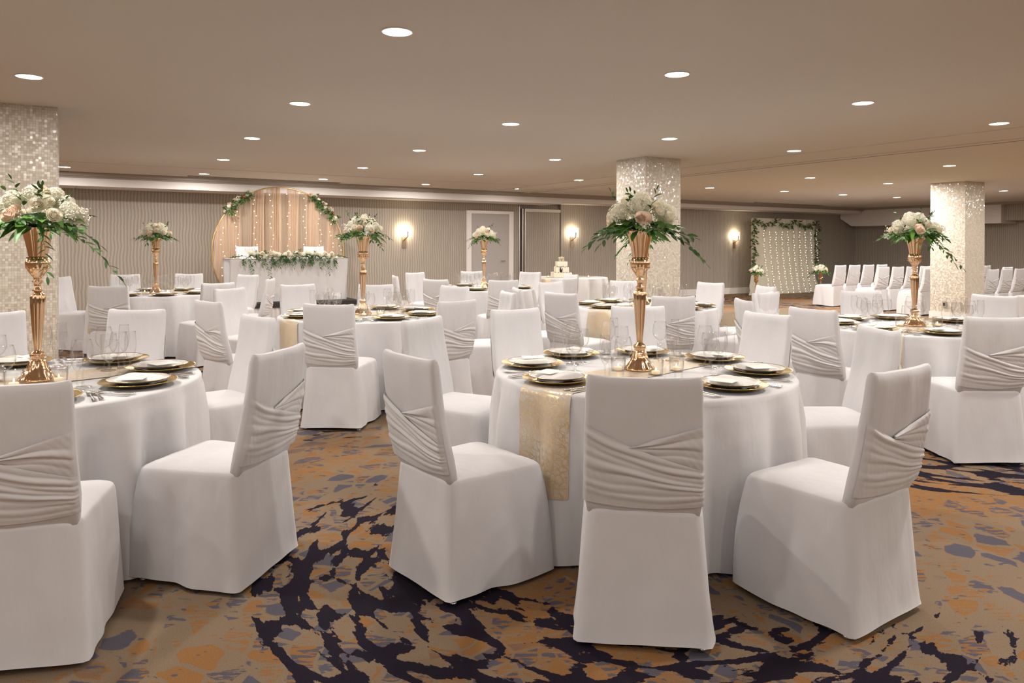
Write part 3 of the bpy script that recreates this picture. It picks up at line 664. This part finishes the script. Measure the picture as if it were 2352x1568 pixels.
def bouquet_proto(seed, rx=.18, h=.15, leafs=1.0, spread=1.0, nm='flower_arrangement', trailing=()):
    rnd = random.Random(seed); root = empty(nm); big = MB(); lv = MB(); st = MB(); br = MB()
    for k in range(17):            # dense dome of blooms
        a = k*2.4+rnd.uniform(-.3, .3); f = math.sqrt((k+.3)/17); x, y = rx*.88*f*math.cos(a), rx*.78*f*math.sin(a); z = .055+h*(1-f*f)*.75+rnd.uniform(-.01, .01)
        dv = (x*5, y*5, .55-.35*f); pick = (k*7+seed) % 5
        if pick in (0, 2, 4): put_bloom(root, 'hydrangea', k % 2, (x, y, z), rnd.uniform(.042, .054), dv, rnd)
        else: put_bloom(root, 'rose', (0, 1, 2)[k % 3], (x, y, z), rnd.uniform(.030, .036), dv, rnd)
    for k in range(6):             # roses round the shoulder
        a = k*PI/3+.4; x, y = rx*.95*math.cos(a), rx*.95*math.sin(a)
        put_bloom(root, 'rose', (0, 1)[k % 2], (x, y, .045+rnd.uniform(0, .03)), .032, (x*5, y*5, .35), rnd)
    for k in range(20):
        a = rnd.uniform(0, 2*PI); f = rnd.uniform(.5, 1.12); breath(br, (rx*f*math.cos(a), rx*f*math.sin(a), rnd.uniform(.0, .10)), .032, 34, rnd)
    for k in range(int(52*leafs)):  # broad leaves under the blooms
        a = rnd.uniform(0, 2*PI); r0 = rx*rnd.uniform(.25, .7); z0 = rnd.uniform(-.005, .05)
        leaf(big, (r0*math.cos(a), r0*math.sin(a), z0), (math.cos(a), math.sin(a), rnd.uniform(-.45, .35)), rnd.uniform(.08, .125), rnd.uniform(.016, .026), rnd.uniform(.1, .5), rnd, rnd.uniform(-.7, .7))
    for k in range(int(11*leafs)):
        a = 2*PI*k/11+rnd.uniform(-.3, .3); spray(lv, st, (.05*math.cos(a), .05*math.sin(a), .02), (math.cos(a), math.sin(a), rnd.uniform(-.12, .30)), rx*rnd.uniform(.85, 1.35)*spread, 9, .056, rnd.uniform(.05, .5), rnd)
    for k in range(5):             # upright sprigs through the dome
        a = rnd.uniform(0, 2*PI); spray(lv, st, (.07*math.cos(a), .07*math.sin(a), .06), (.7*math.cos(a), .7*math.sin(a), 1.1), rnd.uniform(.13, .19), 6, .042, 0, rnd)
    for (a, ln, dz) in trailing: spray(lv, st, (.06*math.cos(a), .06*math.sin(a), .01), (math.cos(a), math.sin(a), dz), ln, 13, .05, .55, rnd)
    core = MB(); core.ball((0, 0, .035), rx*.42, 14, 8, .45); core.build('moss_core', M_leaf, root)
    big.build('broad_leaves', M_leaf2, root); lv.build('leaf_sprays', M_leaf, root); st.build('stems', M_stem, root)
    o = br.build('babys_breath', M_breath, root); o['kind'] = 'stuff'
    return reg(root)
bq = [bouquet_proto(3, .182, .155, trailing=((-.2, .27, -.1), (2.9, .22, .1))), bouquet_proto(8, .19, .15, trailing=((.1, .33, -.25), (-.9, .28, -.3))), bouquet_proto(14, .165, .135, .9, trailing=((3.3, .22, .2), (.3, .22, .0)))]
def inst_v(tb, x, y, z0, k, lv_, lb, rz):
    inst(vase, (x, y, z0), rz*.3, lv_, 'vase', 'gold trumpet vases'); inst(bq[k], (x, y, z0+.722), rz, lb, 'flower arrangement', 'white flower arrangements')
ZR = ZT+.004
inst_v('T1', .665, 3.89, ZR, 0, 'tall rose-gold trumpet vase on the nearest centre table', 'white and blush rose arrangement in the tall vase on the nearest centre table', 0)
inst_v('T2', -2.235, 3.53, ZR, 1, 'tall rose-gold trumpet vase on the nearest left table', 'white hydrangea and blush rose arrangement on the nearest left table', 0)
inst_v('T3', -1.38, 6.94, ZR, 2, 'tall rose-gold trumpet vase on the middle left table', 'white flower arrangement with trailing leaves on the middle left table', .8)
inst_v('T4', -4.66, 9.8, ZR, 0, 'tall rose-gold trumpet vase on the far left table', 'white flower arrangement on the far left table, before bare wallpaper', 2.2)
inst_v('T5', -.42, 11.2, ZR, 2, 'tall rose-gold trumpet vase before the white door', 'white flower arrangement standing out against the white door', 3.6)
inst_v('T6', 1.42, 8.03, ZR, 1, 'trumpet vase hidden behind the nearest centre vase, before middle column', 'arrangement directly behind the nearest centre bouquet, before middle column', 4.0)
inst_v('T7', 3.27, 6.08, ZR, 1, 'tall rose-gold trumpet vase on the right-hand table', 'white flower arrangement on the right-hand table, overlapping the right column', -.15)
inst_v('', 5.97, 18.3, 0, 2, 'gold trumpet vase standing on the floor left of the light curtain', 'low white arrangement on the floor vase left of the light curtain', 1.1)
inst_v('', 8.0, 19.4, 0, 0, 'gold trumpet vase standing on the floor right of the light curtain', 'low white arrangement on the floor vase right of the light curtain', 2.9)
# ------------------------------------------------------------------ place settings
def single(name, mb, m, smooth=True, angle=None):
    o = mb.build(name, m, None, smooth, angle); KIDS[o.name] = []; return o
b = MB(); b.lathe([(.001, .007), (.10, .007), (.112, .008), (.125, .014), (.160, .021), (.166, .0235), (.1665, .0215), (.160, .0185), (.125, .010), (.112, .0), (.001, .0)], 64); p_charger = single('charger_plate', b, M_charger)
def plate_proto():
    r = empty('dinner_plate'); b = MB(); b.lathe([(.001, .0035), (.075, .0035), (.085, .007), (.098, .016), (.132, .025), (.1315, .023), (.098, .013), (.08, .0), (.001, .0)], 56); b.build('plate_body', M_porc, r)
    b = MB(); b.lathe([(.1305, .0248), (.1335, .0262), (.134, .0245), (.1315, .0228)], 56); b.build('gilded_rim', M_rim, r); return reg(r)
p_plate = plate_proto()
def napkin_mb():
    b = MB(); rows = []; n = 14
    for i in range(n+1):
        row = []
        for j in range(n+1):
            x = lerp(-.062, .062, i/n); y = lerp(-.098, .098, j/n); e = min(1, min(i, n-i)/1.6)*min(1, min(j, n-j)/1.6)
            row.append((x+.004*math.sin(30*y), y, .0045+.019*e**.5+.004*math.sin(28*x+20*y)*e+.006*e*(j/n)))
        rows.append(row)
    b.grid(rows)
    b.grid([[(x*.98, y*.98, .0015) for (x, y) in ((-.062, -.098), (.062, -.098))], [(x*.98, y*.98, .0015) for (x, y) in ((-.062, .098), (.062, .098))]])
    bl = [rows[0], [(p[0], p[1], .0015) for p in rows[0]]]; b.grid(bl); b.grid([rows[-1], [(p[0], p[1], .0015) for p in rows[-1]]])
    b.grid([[r[0] for r in rows], [(r[0][0], r[0][1], .0015) for r in rows]]); b.grid([[r[-1] for r in rows], [(r[-1][0], r[-1][1], .0015) for r in rows]])
    return b
p_napkin = single('folded_napkin', napkin_mb(), M_napkin)
b = MB(); b.box(-.045, .045, -.06, .06, 0, .0012); p_card = single('menu_card', b, M_card, False)
def cutlery(kind):
    b = MB(); L = .205 if kind != 'fork_small' else .18; hw = .0045
    # handle along +y, head at +y end
    pts = [(-L/2, .0095), (-L/2+.01, .0105), (-L/2+.06, .006), (0.01, .0035)]
    if kind.startswith('fork'): pts += [(L/2-.075, .0035), (L/2-.062, .011), (L/2-.045, .0125)]
    elif kind == 'knife': pts += [(.015, .009), (L/2-.03, .010), (L/2-.008, .006), (L/2, .001)]
    else: pts += [(L/2-.06, .0035), (L/2-.05, .013), (L/2-.025, .0195), (L/2-.006, .012), (L/2, .002)]
    rows = []
    for (y, w_) in pts:
        z = .004+(.008*max(0, (y-.0)/(L/2))**2 if kind != 'knife' else 0); tk = .0022
        rows.append([(-w_, y, z), (0, y, z+tk), (w_, y, z), (0, y, z-tk*.9)])
    b.grid(rows, True, True, True)
    if kind.startswith('fork'):
        for k in range(4):
            x = -.0105+.007*k; b.tube([(x, L/2-.047, .0085), (x, L/2-.02, .0095), (x*.92, L/2, .0125)], .0016, 5, .0008)
    return b
p_cut = {k: single(n, cutlery(k), M_steel) for k, n in (('fork', 'dinner_fork'), ('fork_small', 'salad_fork'), ('knife', 'dinner_knife'), ('spoon', 'soup_spoon'))}
def glass_mb(H, rb, hb, rrim, foot):
    st = H-hb; pr = [(.0015, .0025), (foot*.6, .003), (foot, .0012), (foot, .0), (foot*.98, .002), (foot*.3, .005), (.0045, .012), (.0036, st*.5), (.0045, st-.008), (.010, st-.001)]
    n = 10
    for k in range(n+1):
        u = k/n; r = rb*math.sin(PI*(.14+.44*min(1, u/.55)))**.9 if u < .55 else lerp(rb, rrim, ((u-.55)/.45)**1.4); pr.append((max(.011, r if u > .02 else .012), st+hb*u))
    pr += [(rrim-.0013, H), (rrim-.0018, H-.004)]
    b = MB(); b.lathe(pr, 32); return b
p_wine = single('wine_glass', glass_mb(.215, .042, .105, .031, .036), M_glass)
p_water = single('water_goblet', glass_mb(.185, .040, .100, .035, .036), M_glass)
p_flute = single('champagne_flute', glass_mb(.225, .0255, .130, .022, .032), M_glass)
def votive_proto():
    r = empty('votive_candle'); b = MB(); b.lathe([(.001, .004), (.031, .004), (.034, .012), (.0365, .075), (.0385, .075), (.037, .004), (.034, .0), (.001, .0)], 32); b.build('glass_cup', M_glass, r)
    b = MB(); b.lathe([(.001, .0045), (.020, .0045), (.020, .019), (.018, .020), (.001, .019)], 24); b.build('tealight', M_candle, r)
    b = MB(); b.lathe([(.0005, .020), (.0028, .023), (.0033, .027), (.002, .033), (.0003, .038)], 12); b.build('flame', M_flame, r); return reg(r)
p_vot = votive_proto()
PLN = {80: 'back', 35: 'back right', 350: 'right', 305: 'front right', 260: 'front', 215: 'front left', 170: 'left', 125: 'back left'}
rs = random.Random(5)
for tb, c in TAB.items():
    far = tb in ('T4', 'T5'); TNm = TN[tb]
    for ad, pn in PLN.items():
        a = math.radians(ad+rs.uniform(-2, 2)); ux, uy = math.cos(a), math.sin(a); vx, vy = -uy, ux   # u outward, v to the diner's right seen facing the centre
        if tb == 'T7' and False: continue
        R0 = .578; px, py = c[0]+R0*ux, c[1]+R0*uy; rz = a+PI/2
        if (px/py) > .71 or py < .5: pass
        S = 'at the %s place of the %s' % (pn, TNm); gq = ' on the ' + TNm
        def q(du, dv): return (c[0]+du*ux+dv*vx, c[1]+du*uy+dv*vy)
        # charger on the cloth; its rim may cover the runner
        inst(p_charger, (px, py, ZR), rz, 'gold charger ' + S, 'charger plate', 'chargers' + gq)
        inst(p_plate, (px, py, ZR+.0075), rz, 'white gold-rimmed dinner plate ' + S, 'plate', 'dinner plates' + gq)
        x, y = q(R0-.005, .022); inst(p_napkin, (x, y, ZR+.0075+.004), rz+rs.uniform(-.15, .15)+.15, 'folded ivory napkin ' + S, 'napkin', 'napkins' + gq)
        g1 = q(.375, -.10); g2 = q(.33, -.165); g3 = q(.415, -.185)
        inst(p_wine, (*g1, ZR), 0, 'large empty wine glass ' + S, 'wine glass', 'wine glasses' + gq)
        inst(p_water, (*g2, ZR), 0, 'shorter water goblet ' + S, 'glass', 'water goblets' + gq)
        inst(p_flute, (*g3, ZR), 0, 'tall narrow champagne flute ' + S, 'champagne flute', 'flutes' + gq)
        if far: continue
        x, y = q(R0+.04, -.05)
        inst(p_card, (*q(R0+.005, -.058), ZR+.0395), rz+.35, 'small cream menu card ' + S, 'menu card', 'menu cards' + gq)
        for kk, dv, l1 in (('fork', .195, 'silver dinner fork '), ('fork_small', .222, 'small silver salad fork '), ('knife', -.195, 'silver dinner knife '), ('spoon', -.226, 'silver spoon ')):
            ru = math.sqrt(max(.1, .735**2-dv*dv))-.105; x, y = q(min(ru, R0+.02), dv)
            if kk in ('fork', 'fork_small', 'knife', 'spoon'):
                inst(p_cut[kk], (x, y, ZR), a+PI/2, l1 + S, 'fork' if 'fork' in kk else kk, ('forks' if 'fork' in kk else kk+'s')+gq)
    for k, (dx, dy, wn_) in enumerate(((-.13, -.03, 'left of'), (.04, -.15, 'in front of'), (.17, -.03, 'right of'))):
        inst(p_vot, (c[0]+dx, c[1]+dy, ZR), k, 'lit glass votive candle %s the vase on the %s' % (wn_, TNm), 'candle', 'votive candles')
# ------------------------------------------------------------------ cake
ck = empty('wedding_cake', (.99, 15.0, ZR), math.radians(8)); tag(ck, 'three-tier square ivory wedding cake with black trim on the far table', 'cake')
z = 0
for k, (hw, h) in enumerate(((.185, .105), (.132, .11), (.105, .10))):
    b = MB(); n = [(-hw, -hw), (hw, -hw), (hw, hw), (-hw, hw)]; S = resample(section(hw, hw, -hw, .012, 4), 48)
    b.grid([[(x, y, z+.001) for x, y in S], [(x, y, z+h-.006) for x, y in S], [(x*.97, y*.97, z+h) for x, y in S], [(x*.05, y*.05, z+h+.001) for x, y in S]], True, True, True)
    o = b.build('tier', M_icing, ck, True, .7)
    if k < 2:
        b = MB(); rr = random.Random(k)
        for j in range(14): x = lerp(-hw, hw, j/13); b.ball((x, -hw-.003, z+h+.004+rr.uniform(-.01, .004)), .009 if j % 2 else .006, 6, 4)
        b.build('black_garland', M_iced, o)
    z += h
b = MB(); b.ball((-.035, -.142, .155), .03, 10, 8, 1.9); b.build('black_tuxedo_figure', M_iced, ck)
b = MB(); b.add([(-.048, -.1725, .205), (-.022, -.1725, .205), (-.035, -.1735, .15)], [(0, 2, 1)]); b.build('white_shirt_front', M_icing, ck)
rr = random.Random(9)
for k, (x, y, zz, r) in enumerate(((-.02, 0, .335, .035), (.025, 0, .335, .034), (0, -.01, .375, .036), (.03, .01, .378, .03), (-.035, .0, .375, .03))): put_bloom(ck, 'rose', 1, (x, y, zz+.01), r, (x, -.4, .6), rr)
inst(p_vot, (.72, 14.78, ZR), 0, 'small lit votive left of the wedding cake', 'candle', 'candles on the cake table')
inst(p_vot, (1.53, 14.98, ZR), 0, 'small lit votive right end of the cake table', 'candle', 'candles on the cake table')
inst(p_vot, (1.26, 14.88, ZR), 0, 'small votive just right of the wedding cake', 'candle', 'candles on the cake table')
# ------------------------------------------------------------------ stage, head table, hoop
def wroot(name, s, off, z=0): return empty(name, W(s, off, z), ANG)
st = wroot('stage_riser', 1.9, 0); tag(st, 'low black-topped stage riser with pleated white skirt under the head table', 'stage')
b = MB(); b.box(0, 2.72, -2.34, -.92, .32, .40); b.build('stage_deck', M_black, st, False)
b = MB(); rows = []
for z in (.005, .2, .32):
    row = []
    for (x0, y0, x1, y1) in ((0, -.94, 0, -2.32), (0, -2.32, 2.72, -2.32), (2.72, -2.32, 2.72, -.94)):
        n = int(math.hypot(x1-x0, y1-y0)/.012)
        for k in range(n):
            u = k/n; w_ = .012*math.sin(2*PI*u*math.hypot(x1-x0, y1-y0)/.07)*(1-z*.6); nx, ny = (y1-y0), -(x1-x0); l = math.hypot(nx, ny)
            row.append((lerp(x0, x1, u)+nx/l*w_*-1, lerp(y0, y1, u)+ny/l*w_*-1, z))
    rows.append(row)
b.grid(rows); b.build('pleated_skirt', M_cloth, st)
ht = wroot('head_tablecloth', 2.41, 0); tag(ht, 'long white cloth covering the head table on the stage', 'tablecloth')
HL, HO0, HO1 = 2.04, 2.14, 1.50; ZH = .40+.75
b = MB(); rows = []
def hsec(ex, z, amp):
    P = []; 
    for (x0, y0, x1, y1) in ((0, -HO1, 0, -HO0), (0, -HO0, HL, -HO0), (HL, -HO0, HL, -HO1), (HL, -HO1, 0, -HO1)):
        n = int(math.hypot(x1-x0, y1-y0)/.03)
        for k in range(n):
            u = k/n; L_ = math.hypot(x1-x0, y1-y0); nx, ny = (y1-y0)/L_, -(x1-x0)/L_
            w_ = -ex-amp*(math.sin(u*L_*9+2)+.5*math.sin(u*L_*23))*math.sin(PI*u)**.3
            P.append((lerp(x0, x1, u)+nx*w_, lerp(y0, y1, u)+ny*w_, z))
    return P
rows = [hsec(.03, .408, .012), hsec(.022, .6, .009), hsec(.012, .9, .005), hsec(.004, ZH-.02, .001), hsec(0, ZH-.004, 0), hsec(-.008, ZH, 0)]
cx, cy = HL/2, -(HO0+HO1)/2
rows.append([(cx+(x-cx)*.3, cy+(y-cy)*.3, ZH) for x, y, z in rows[-1]])
b.grid(rows, True, False, True); b.build('cloth', M_cloth, ht)
for sx, lb in ((2.93, 'left'), (4.16, 'right')):
    x, y, _ = W(sx, 1.27, 0); inst(protos[1], (x, y, .40), ANG+PI+PI/2-PI/2, 'white covered %s chair behind the head table on the stage' % lb, 'chair', 'chairs behind the head table')
x, y, _ = W(2.55, 2.0, 0); inst(p_vot, (x, y, ZH), 0, 'votive candle at the left end of the head table', 'candle', 'head table candles')
x, y, _ = W(4.30, 1.95, 0); inst(p_vot, (x, y, ZH), 0, 'votive candle at the right end of the head table', 'candle', 'head table candles')
for k, (sx, pr_, lb) in enumerate(((2.80, p_wine, 'wine glass behind the garland, left end of the head table'), (2.90, p_flute, 'flute behind the garland, left end of the head table'), (4.05, p_wine, 'wine glass behind the garland, right end of the head table'), (4.15, p_flute, 'flute behind the garland, right end of the head table'))):
    x, y, _ = W(sx, 1.62, 0); inst(pr_, (x, y, ZH), 0, lb, 'glass', 'glasses on the head table')
def garland(name, label, pts, blooms, spr, seed, cat='garland', br_n=0, leafsz=.05, rads=.05, kinds=(('hydrangea', 0), ('rose', 1), ('hydrangea', 1), ('rose', 2))):
    rnd = random.Random(seed); root = empty(name, pts[0]); o0 = Vector(pts[0]); P = [Vector(p)-o0 for p in pts]; lv = MB(); s2 = MB(); br = MB()
    def at(u): f = u*(len(P)-1); i = min(len(P)-2, int(f)); return P[i].lerp(P[i+1], f-i), (P[i+1]-P[i]).normalized()
    for k in range(spr):
        c, d = at((k+.5)/spr); v = Vector((rnd.gauss(0, 1), rnd.gauss(0, 1)-.6, rnd.gauss(0, .8))); v = v-d*v.dot(d)*.2
        spray(lv, s2, c, v, rads*rnd.uniform(.8, 1.8), 7, leafsz, .3, rnd)
    s2.tube(P if len(P) > 2 else [P[0], P[0].lerp(P[1], .5), P[1]], .006, 5)
    lv.build('foliage', M_leaf, root); s2.build('vine', M_stem, root)
    for k in range(blooms):
        c, d = at((k+.5)/blooms); kd, ix = kinds[k % len(kinds)]; r = (.048 if kd == 'hydrangea' else .034)*rnd.uniform(.85, 1.15)
        j = Vector((rnd.uniform(-1, 1), rnd.uniform(-1, .2), rnd.uniform(-.6, 1)))*rads*.55
        put_bloom(root, kd, ix, c+j+Vector((.0, -.02, .01)), r, (j.x+nx_, j.y+ny_, .5), rnd)
    if br_n:
        for k in range(br_n): c, d = at(rnd.random()); breath(br, c+Vector((rnd.uniform(-1, 1), rnd.uniform(-1, 0), rnd.uniform(-.3, 1)))*rads, .04, 24, rnd, .006)
        o = br.build('babys_breath', M_breath, root); o['kind'] = 'stuff'
    tag(root, label, cat); return root
# head-table garland: blooms along the table edge, sprays hanging over the front
rnd = random.Random(4)
gp = [W(lerp(2.72, 4.16, k/8), 2.10, ZH+.05) for k in range(9)]
gr_ = garland('table_garland', 'long white flower and greenery garland along the head table edge', gp, 36, 96, 31, br_n=22, leafsz=.055, rads=.085)
lv = MB(); s2 = MB(); o0 = Vector(gp[0])
for k in range(20):
    u = (k/19+rnd.uniform(-.03, .03)); base = Vector(W(lerp(2.66, 4.22, u), 2.16, ZH+.03))-o0; ln = (.34 if k in (1, 2, 3, 17) else .15)*rnd.uniform(.6, 1.2)
    spray(lv, s2, base, (rnd.uniform(-.35, .35)+nx_*.55, ny_*.55, -.75), ln, 12, .055, .35, rnd)
for k in range(6):
    base = Vector(W(2.70 if k < 3 else 4.18, 2.05, ZH+.04))-o0; sg = -1 if k < 3 else 1; spray(lv, s2, base, (sg*bx_, sg*by_, .1), .27, 11, .055, .2, rnd)
lv.build('hanging_sprays', M_leaf, gr_); s2.build('spray_stems', M_stem, gr_)
# hoop
def sz(s): return (s, 0)
HS, HR, HOFF = 3.58, 1.23, .80
hp = wroot('gold_hoop', HS, HOFF, HR+.015); tag(hp, 'large round gold hoop backdrop behind the head table', 'backdrop')
b = MB(); rows = []
for k in range(97):
    a = 2*PI*k/96; rows.append([((HR+.014*math.cos(q_))*math.cos(a), .014*math.sin(q_), (HR+.014*math.cos(q_))*math.sin(a)) for q_ in [2*PI*j/8 for j in range(8)]])
b.grid(rows, True); b.build('ring', M_hoop, hp)
b = MB(); b.box(-.35, .35, -.10, .10, -HR-.015, -HR+.005); b.build('base_plate', M_hoop, hp, False)
b = MB(); NX = 220; rows = []; rr = random.Random(6)
cen = [rr.uniform(-1, 1) for _ in range(12)]
for j in range(26):
    v = j/25; row = []
    for i in range(NX+1):
        x = lerp(-.985, .985, i/NX)*HR; zt = math.sqrt(max(0, HR*HR-x*x)); z = lerp(zt-.01, -zt+.01, v)
        f = .028*math.sin(x*34+1.5*math.sin(x*5))+.014*math.sin(x*71+2)+.02*math.sin(x*11+v*2)
        row.append((x+.02*math.sin(v*3+x*9), f*min(1, v*6+.35), z))
    rows.append(row)
b.grid(rows); o = b.build('tulle_drape', M_tulle, hp); 
b = MB()
for (x0, wd) in ((-.86, .10), (-.42, .09), (-.1, .07), (.22, .07), (.62, .09), (.97, .06), (-1.08, .09)):
    rows = []
    for j in range(20):
        v = j/19; row = []
        for i in range(15):
            x = x0+lerp(-wd, wd, i/14)*(1+.35*v); x = max(-HR*.985, min(HR*.985, x)); zt = math.sqrt(HR*HR-x*x); z = lerp(zt-.005, -zt+.01, v); row.append((x, -.03+.02*math.sin(i*1.7+v*2), z))
        rows.append(row)
    b.grid(rows)
b.build('gathered_tulle', M_tulle, hp)
def light_strand(root_at, x0, pts, label, grp):
    r = empty('fairy_light_strand', root_at, ANG); tag(r, label, 'string lights', grp)
    b = MB(); b.tube(pts, .0012, 4); b.build('wire', M_wire, r)
    b = MB()
    for p in pts[1:]: b.ball(p, .0075, 6, 4)
    o = b.build('bulbs', M_bulb, r)
    return r
ordn = ['first', 'second', 'third', 'fourth', 'fifth', 'sixth', 'seventh', 'eighth', 'ninth', 'tenth']
for k, x in enumerate((-1.08, -.83, -.50, -.20, .12, .42, .72, .95, 1.12)):
    zt = math.sqrt(max(.01, HR*HR-x*x)); n = max(8, int((zt+min(zt, .9))/.105)); pts = [(x+.03*math.sin(i*1.3+k)+.05*i/n, -.075+.01*math.sin(i*2.1), zt-.03-(zt+min(zt, .9))*i/n+.02*math.sin(i*3.3+k)) for i in range(n+1)]
    light_strand(W(HS, HOFF, HR+.015), x, pts, '%s warm fairy light strand from the left on the hoop' % ordn[k], 'fairy light strands on the hoop')
def arc(a0, a1, n, dr=0.0):
    return [W(HS+(HR+dr)*math.cos(math.radians(lerp(a0, a1, k/n))), HOFF+.06, HR+.015+(HR+dr)*math.sin(math.radians(lerp(a0, a1, k/n)))) for k in range(n+1)]
garland('hoop_flowers', 'left flower cluster with a large cream rose on the gold hoop', arc(143, 116, 6), 12, 34, 41, 'flower cluster', 6, .07, .075, (('rose', 1), ('hydrangea', 0), ('rose', 0), ('rose', 3), ('rose', 1)))
garland('hoop_flowers', 'right flower cluster with coral and cream roses on the gold hoop', arc(62, 30, 7), 15, 40, 42, 'flower cluster', 6, .07, .075, (('rose', 0), ('rose', 1), ('rose', 3), ('hydrangea', 1), ('rose', 0)))
# ------------------------------------------------------------------ fairy-light curtain backdrop
BS0, BS1, BO, BZ = 16.82, 19.50, .62, 2.17
bd = wroot('light_curtain_backdrop', (BS0+BS1)/2, BO); tag(bd, 'ivory sheer curtain backdrop on a frame against the far right wall', 'backdrop')
HWB = (BS1-BS0)/2
b = MB(); b.tube([(-HWB, 0, .01), (-HWB, 0, BZ)], .018, 8); b.tube([(HWB, 0, .01), (HWB, 0, BZ)], .018, 8); b.tube([(-HWB, 0, BZ), (HWB, 0, BZ)], .018, 8); b.build('frame', M_ring, bd)
b = MB(); rows = []
for j in range(18):
    v = j/17; z = lerp(BZ+.01, .012, v); row = []
    for i in range(261):
        u = i/260; x = lerp(-HWB+.02, HWB-.02, u); x += (.14*v**3*(2*u-1)) + (-.22*max(0, .25-u)/.25*v**4); f = .045*math.sin(x*20+math.sin(x*4))+.02*math.sin(x*47)
        row.append((x, -.05+f*(.4+.6*v)-.10*v**5, z))
    rows.append(row)
b.grid(rows); b.build('sheer_front', M_sheer, bd)
b = MB(); b.grid([[(lerp(-HWB, HWB, i/60), .05+.012*math.sin(i*.9), z) for i in range(61)] for z in (BZ, .02)]); b.build('sheer_lining', M_sheer, bd)
for k in range(10):
    x0 = lerp(-HWB+.30, HWB-.06, k/9); n = 24
    pts = [(x0+.02*math.sin(i*1.7+k*2)+.16*(i/n)**1.5, -.14-.10*(i/n)**3, BZ-.30*(1 if k else .9)-(BZ-.36)*i/n+.012*math.sin(i*2.9+k)) for i in range(n+1)]
    light_strand(W((BS0+BS1)/2, BO, 0), 0, pts, '%s fairy light strand from the left on the ivory curtain' % ordn[k], 'fairy light strands on the curtain')
KG = (('rose', 0), ('rose', 1))
def bw(s, z, o=.10): return W(s, BO+o, z)
top = [bw(lerp(BS0, BS1, k/24), BZ-.05-.13*abs(math.sin(PI*3*k/24))) for k in range(25)]
garland('leafy_garland', 'leafy garland swagged along the top of the fairy-light curtain', top, 16, 70, 51, 'garland', 0, .075, .075, KG)
garland('leafy_garland', 'leafy garland hanging down the left edge of the fairy-light curtain', [bw(BS0-.05, lerp(BZ-.02, .75, k/12)) for k in range(13)], 8, 44, 52, 'garland', 0, .075, .07, KG)
garland('leafy_garland', 'leafy garland hanging down the right edge of the fairy-light curtain', [bw(BS1+.02, lerp(BZ-.02, .75, k/12)) for k in range(13)], 8, 40, 53, 'garland', 0, .075, .07, KG)
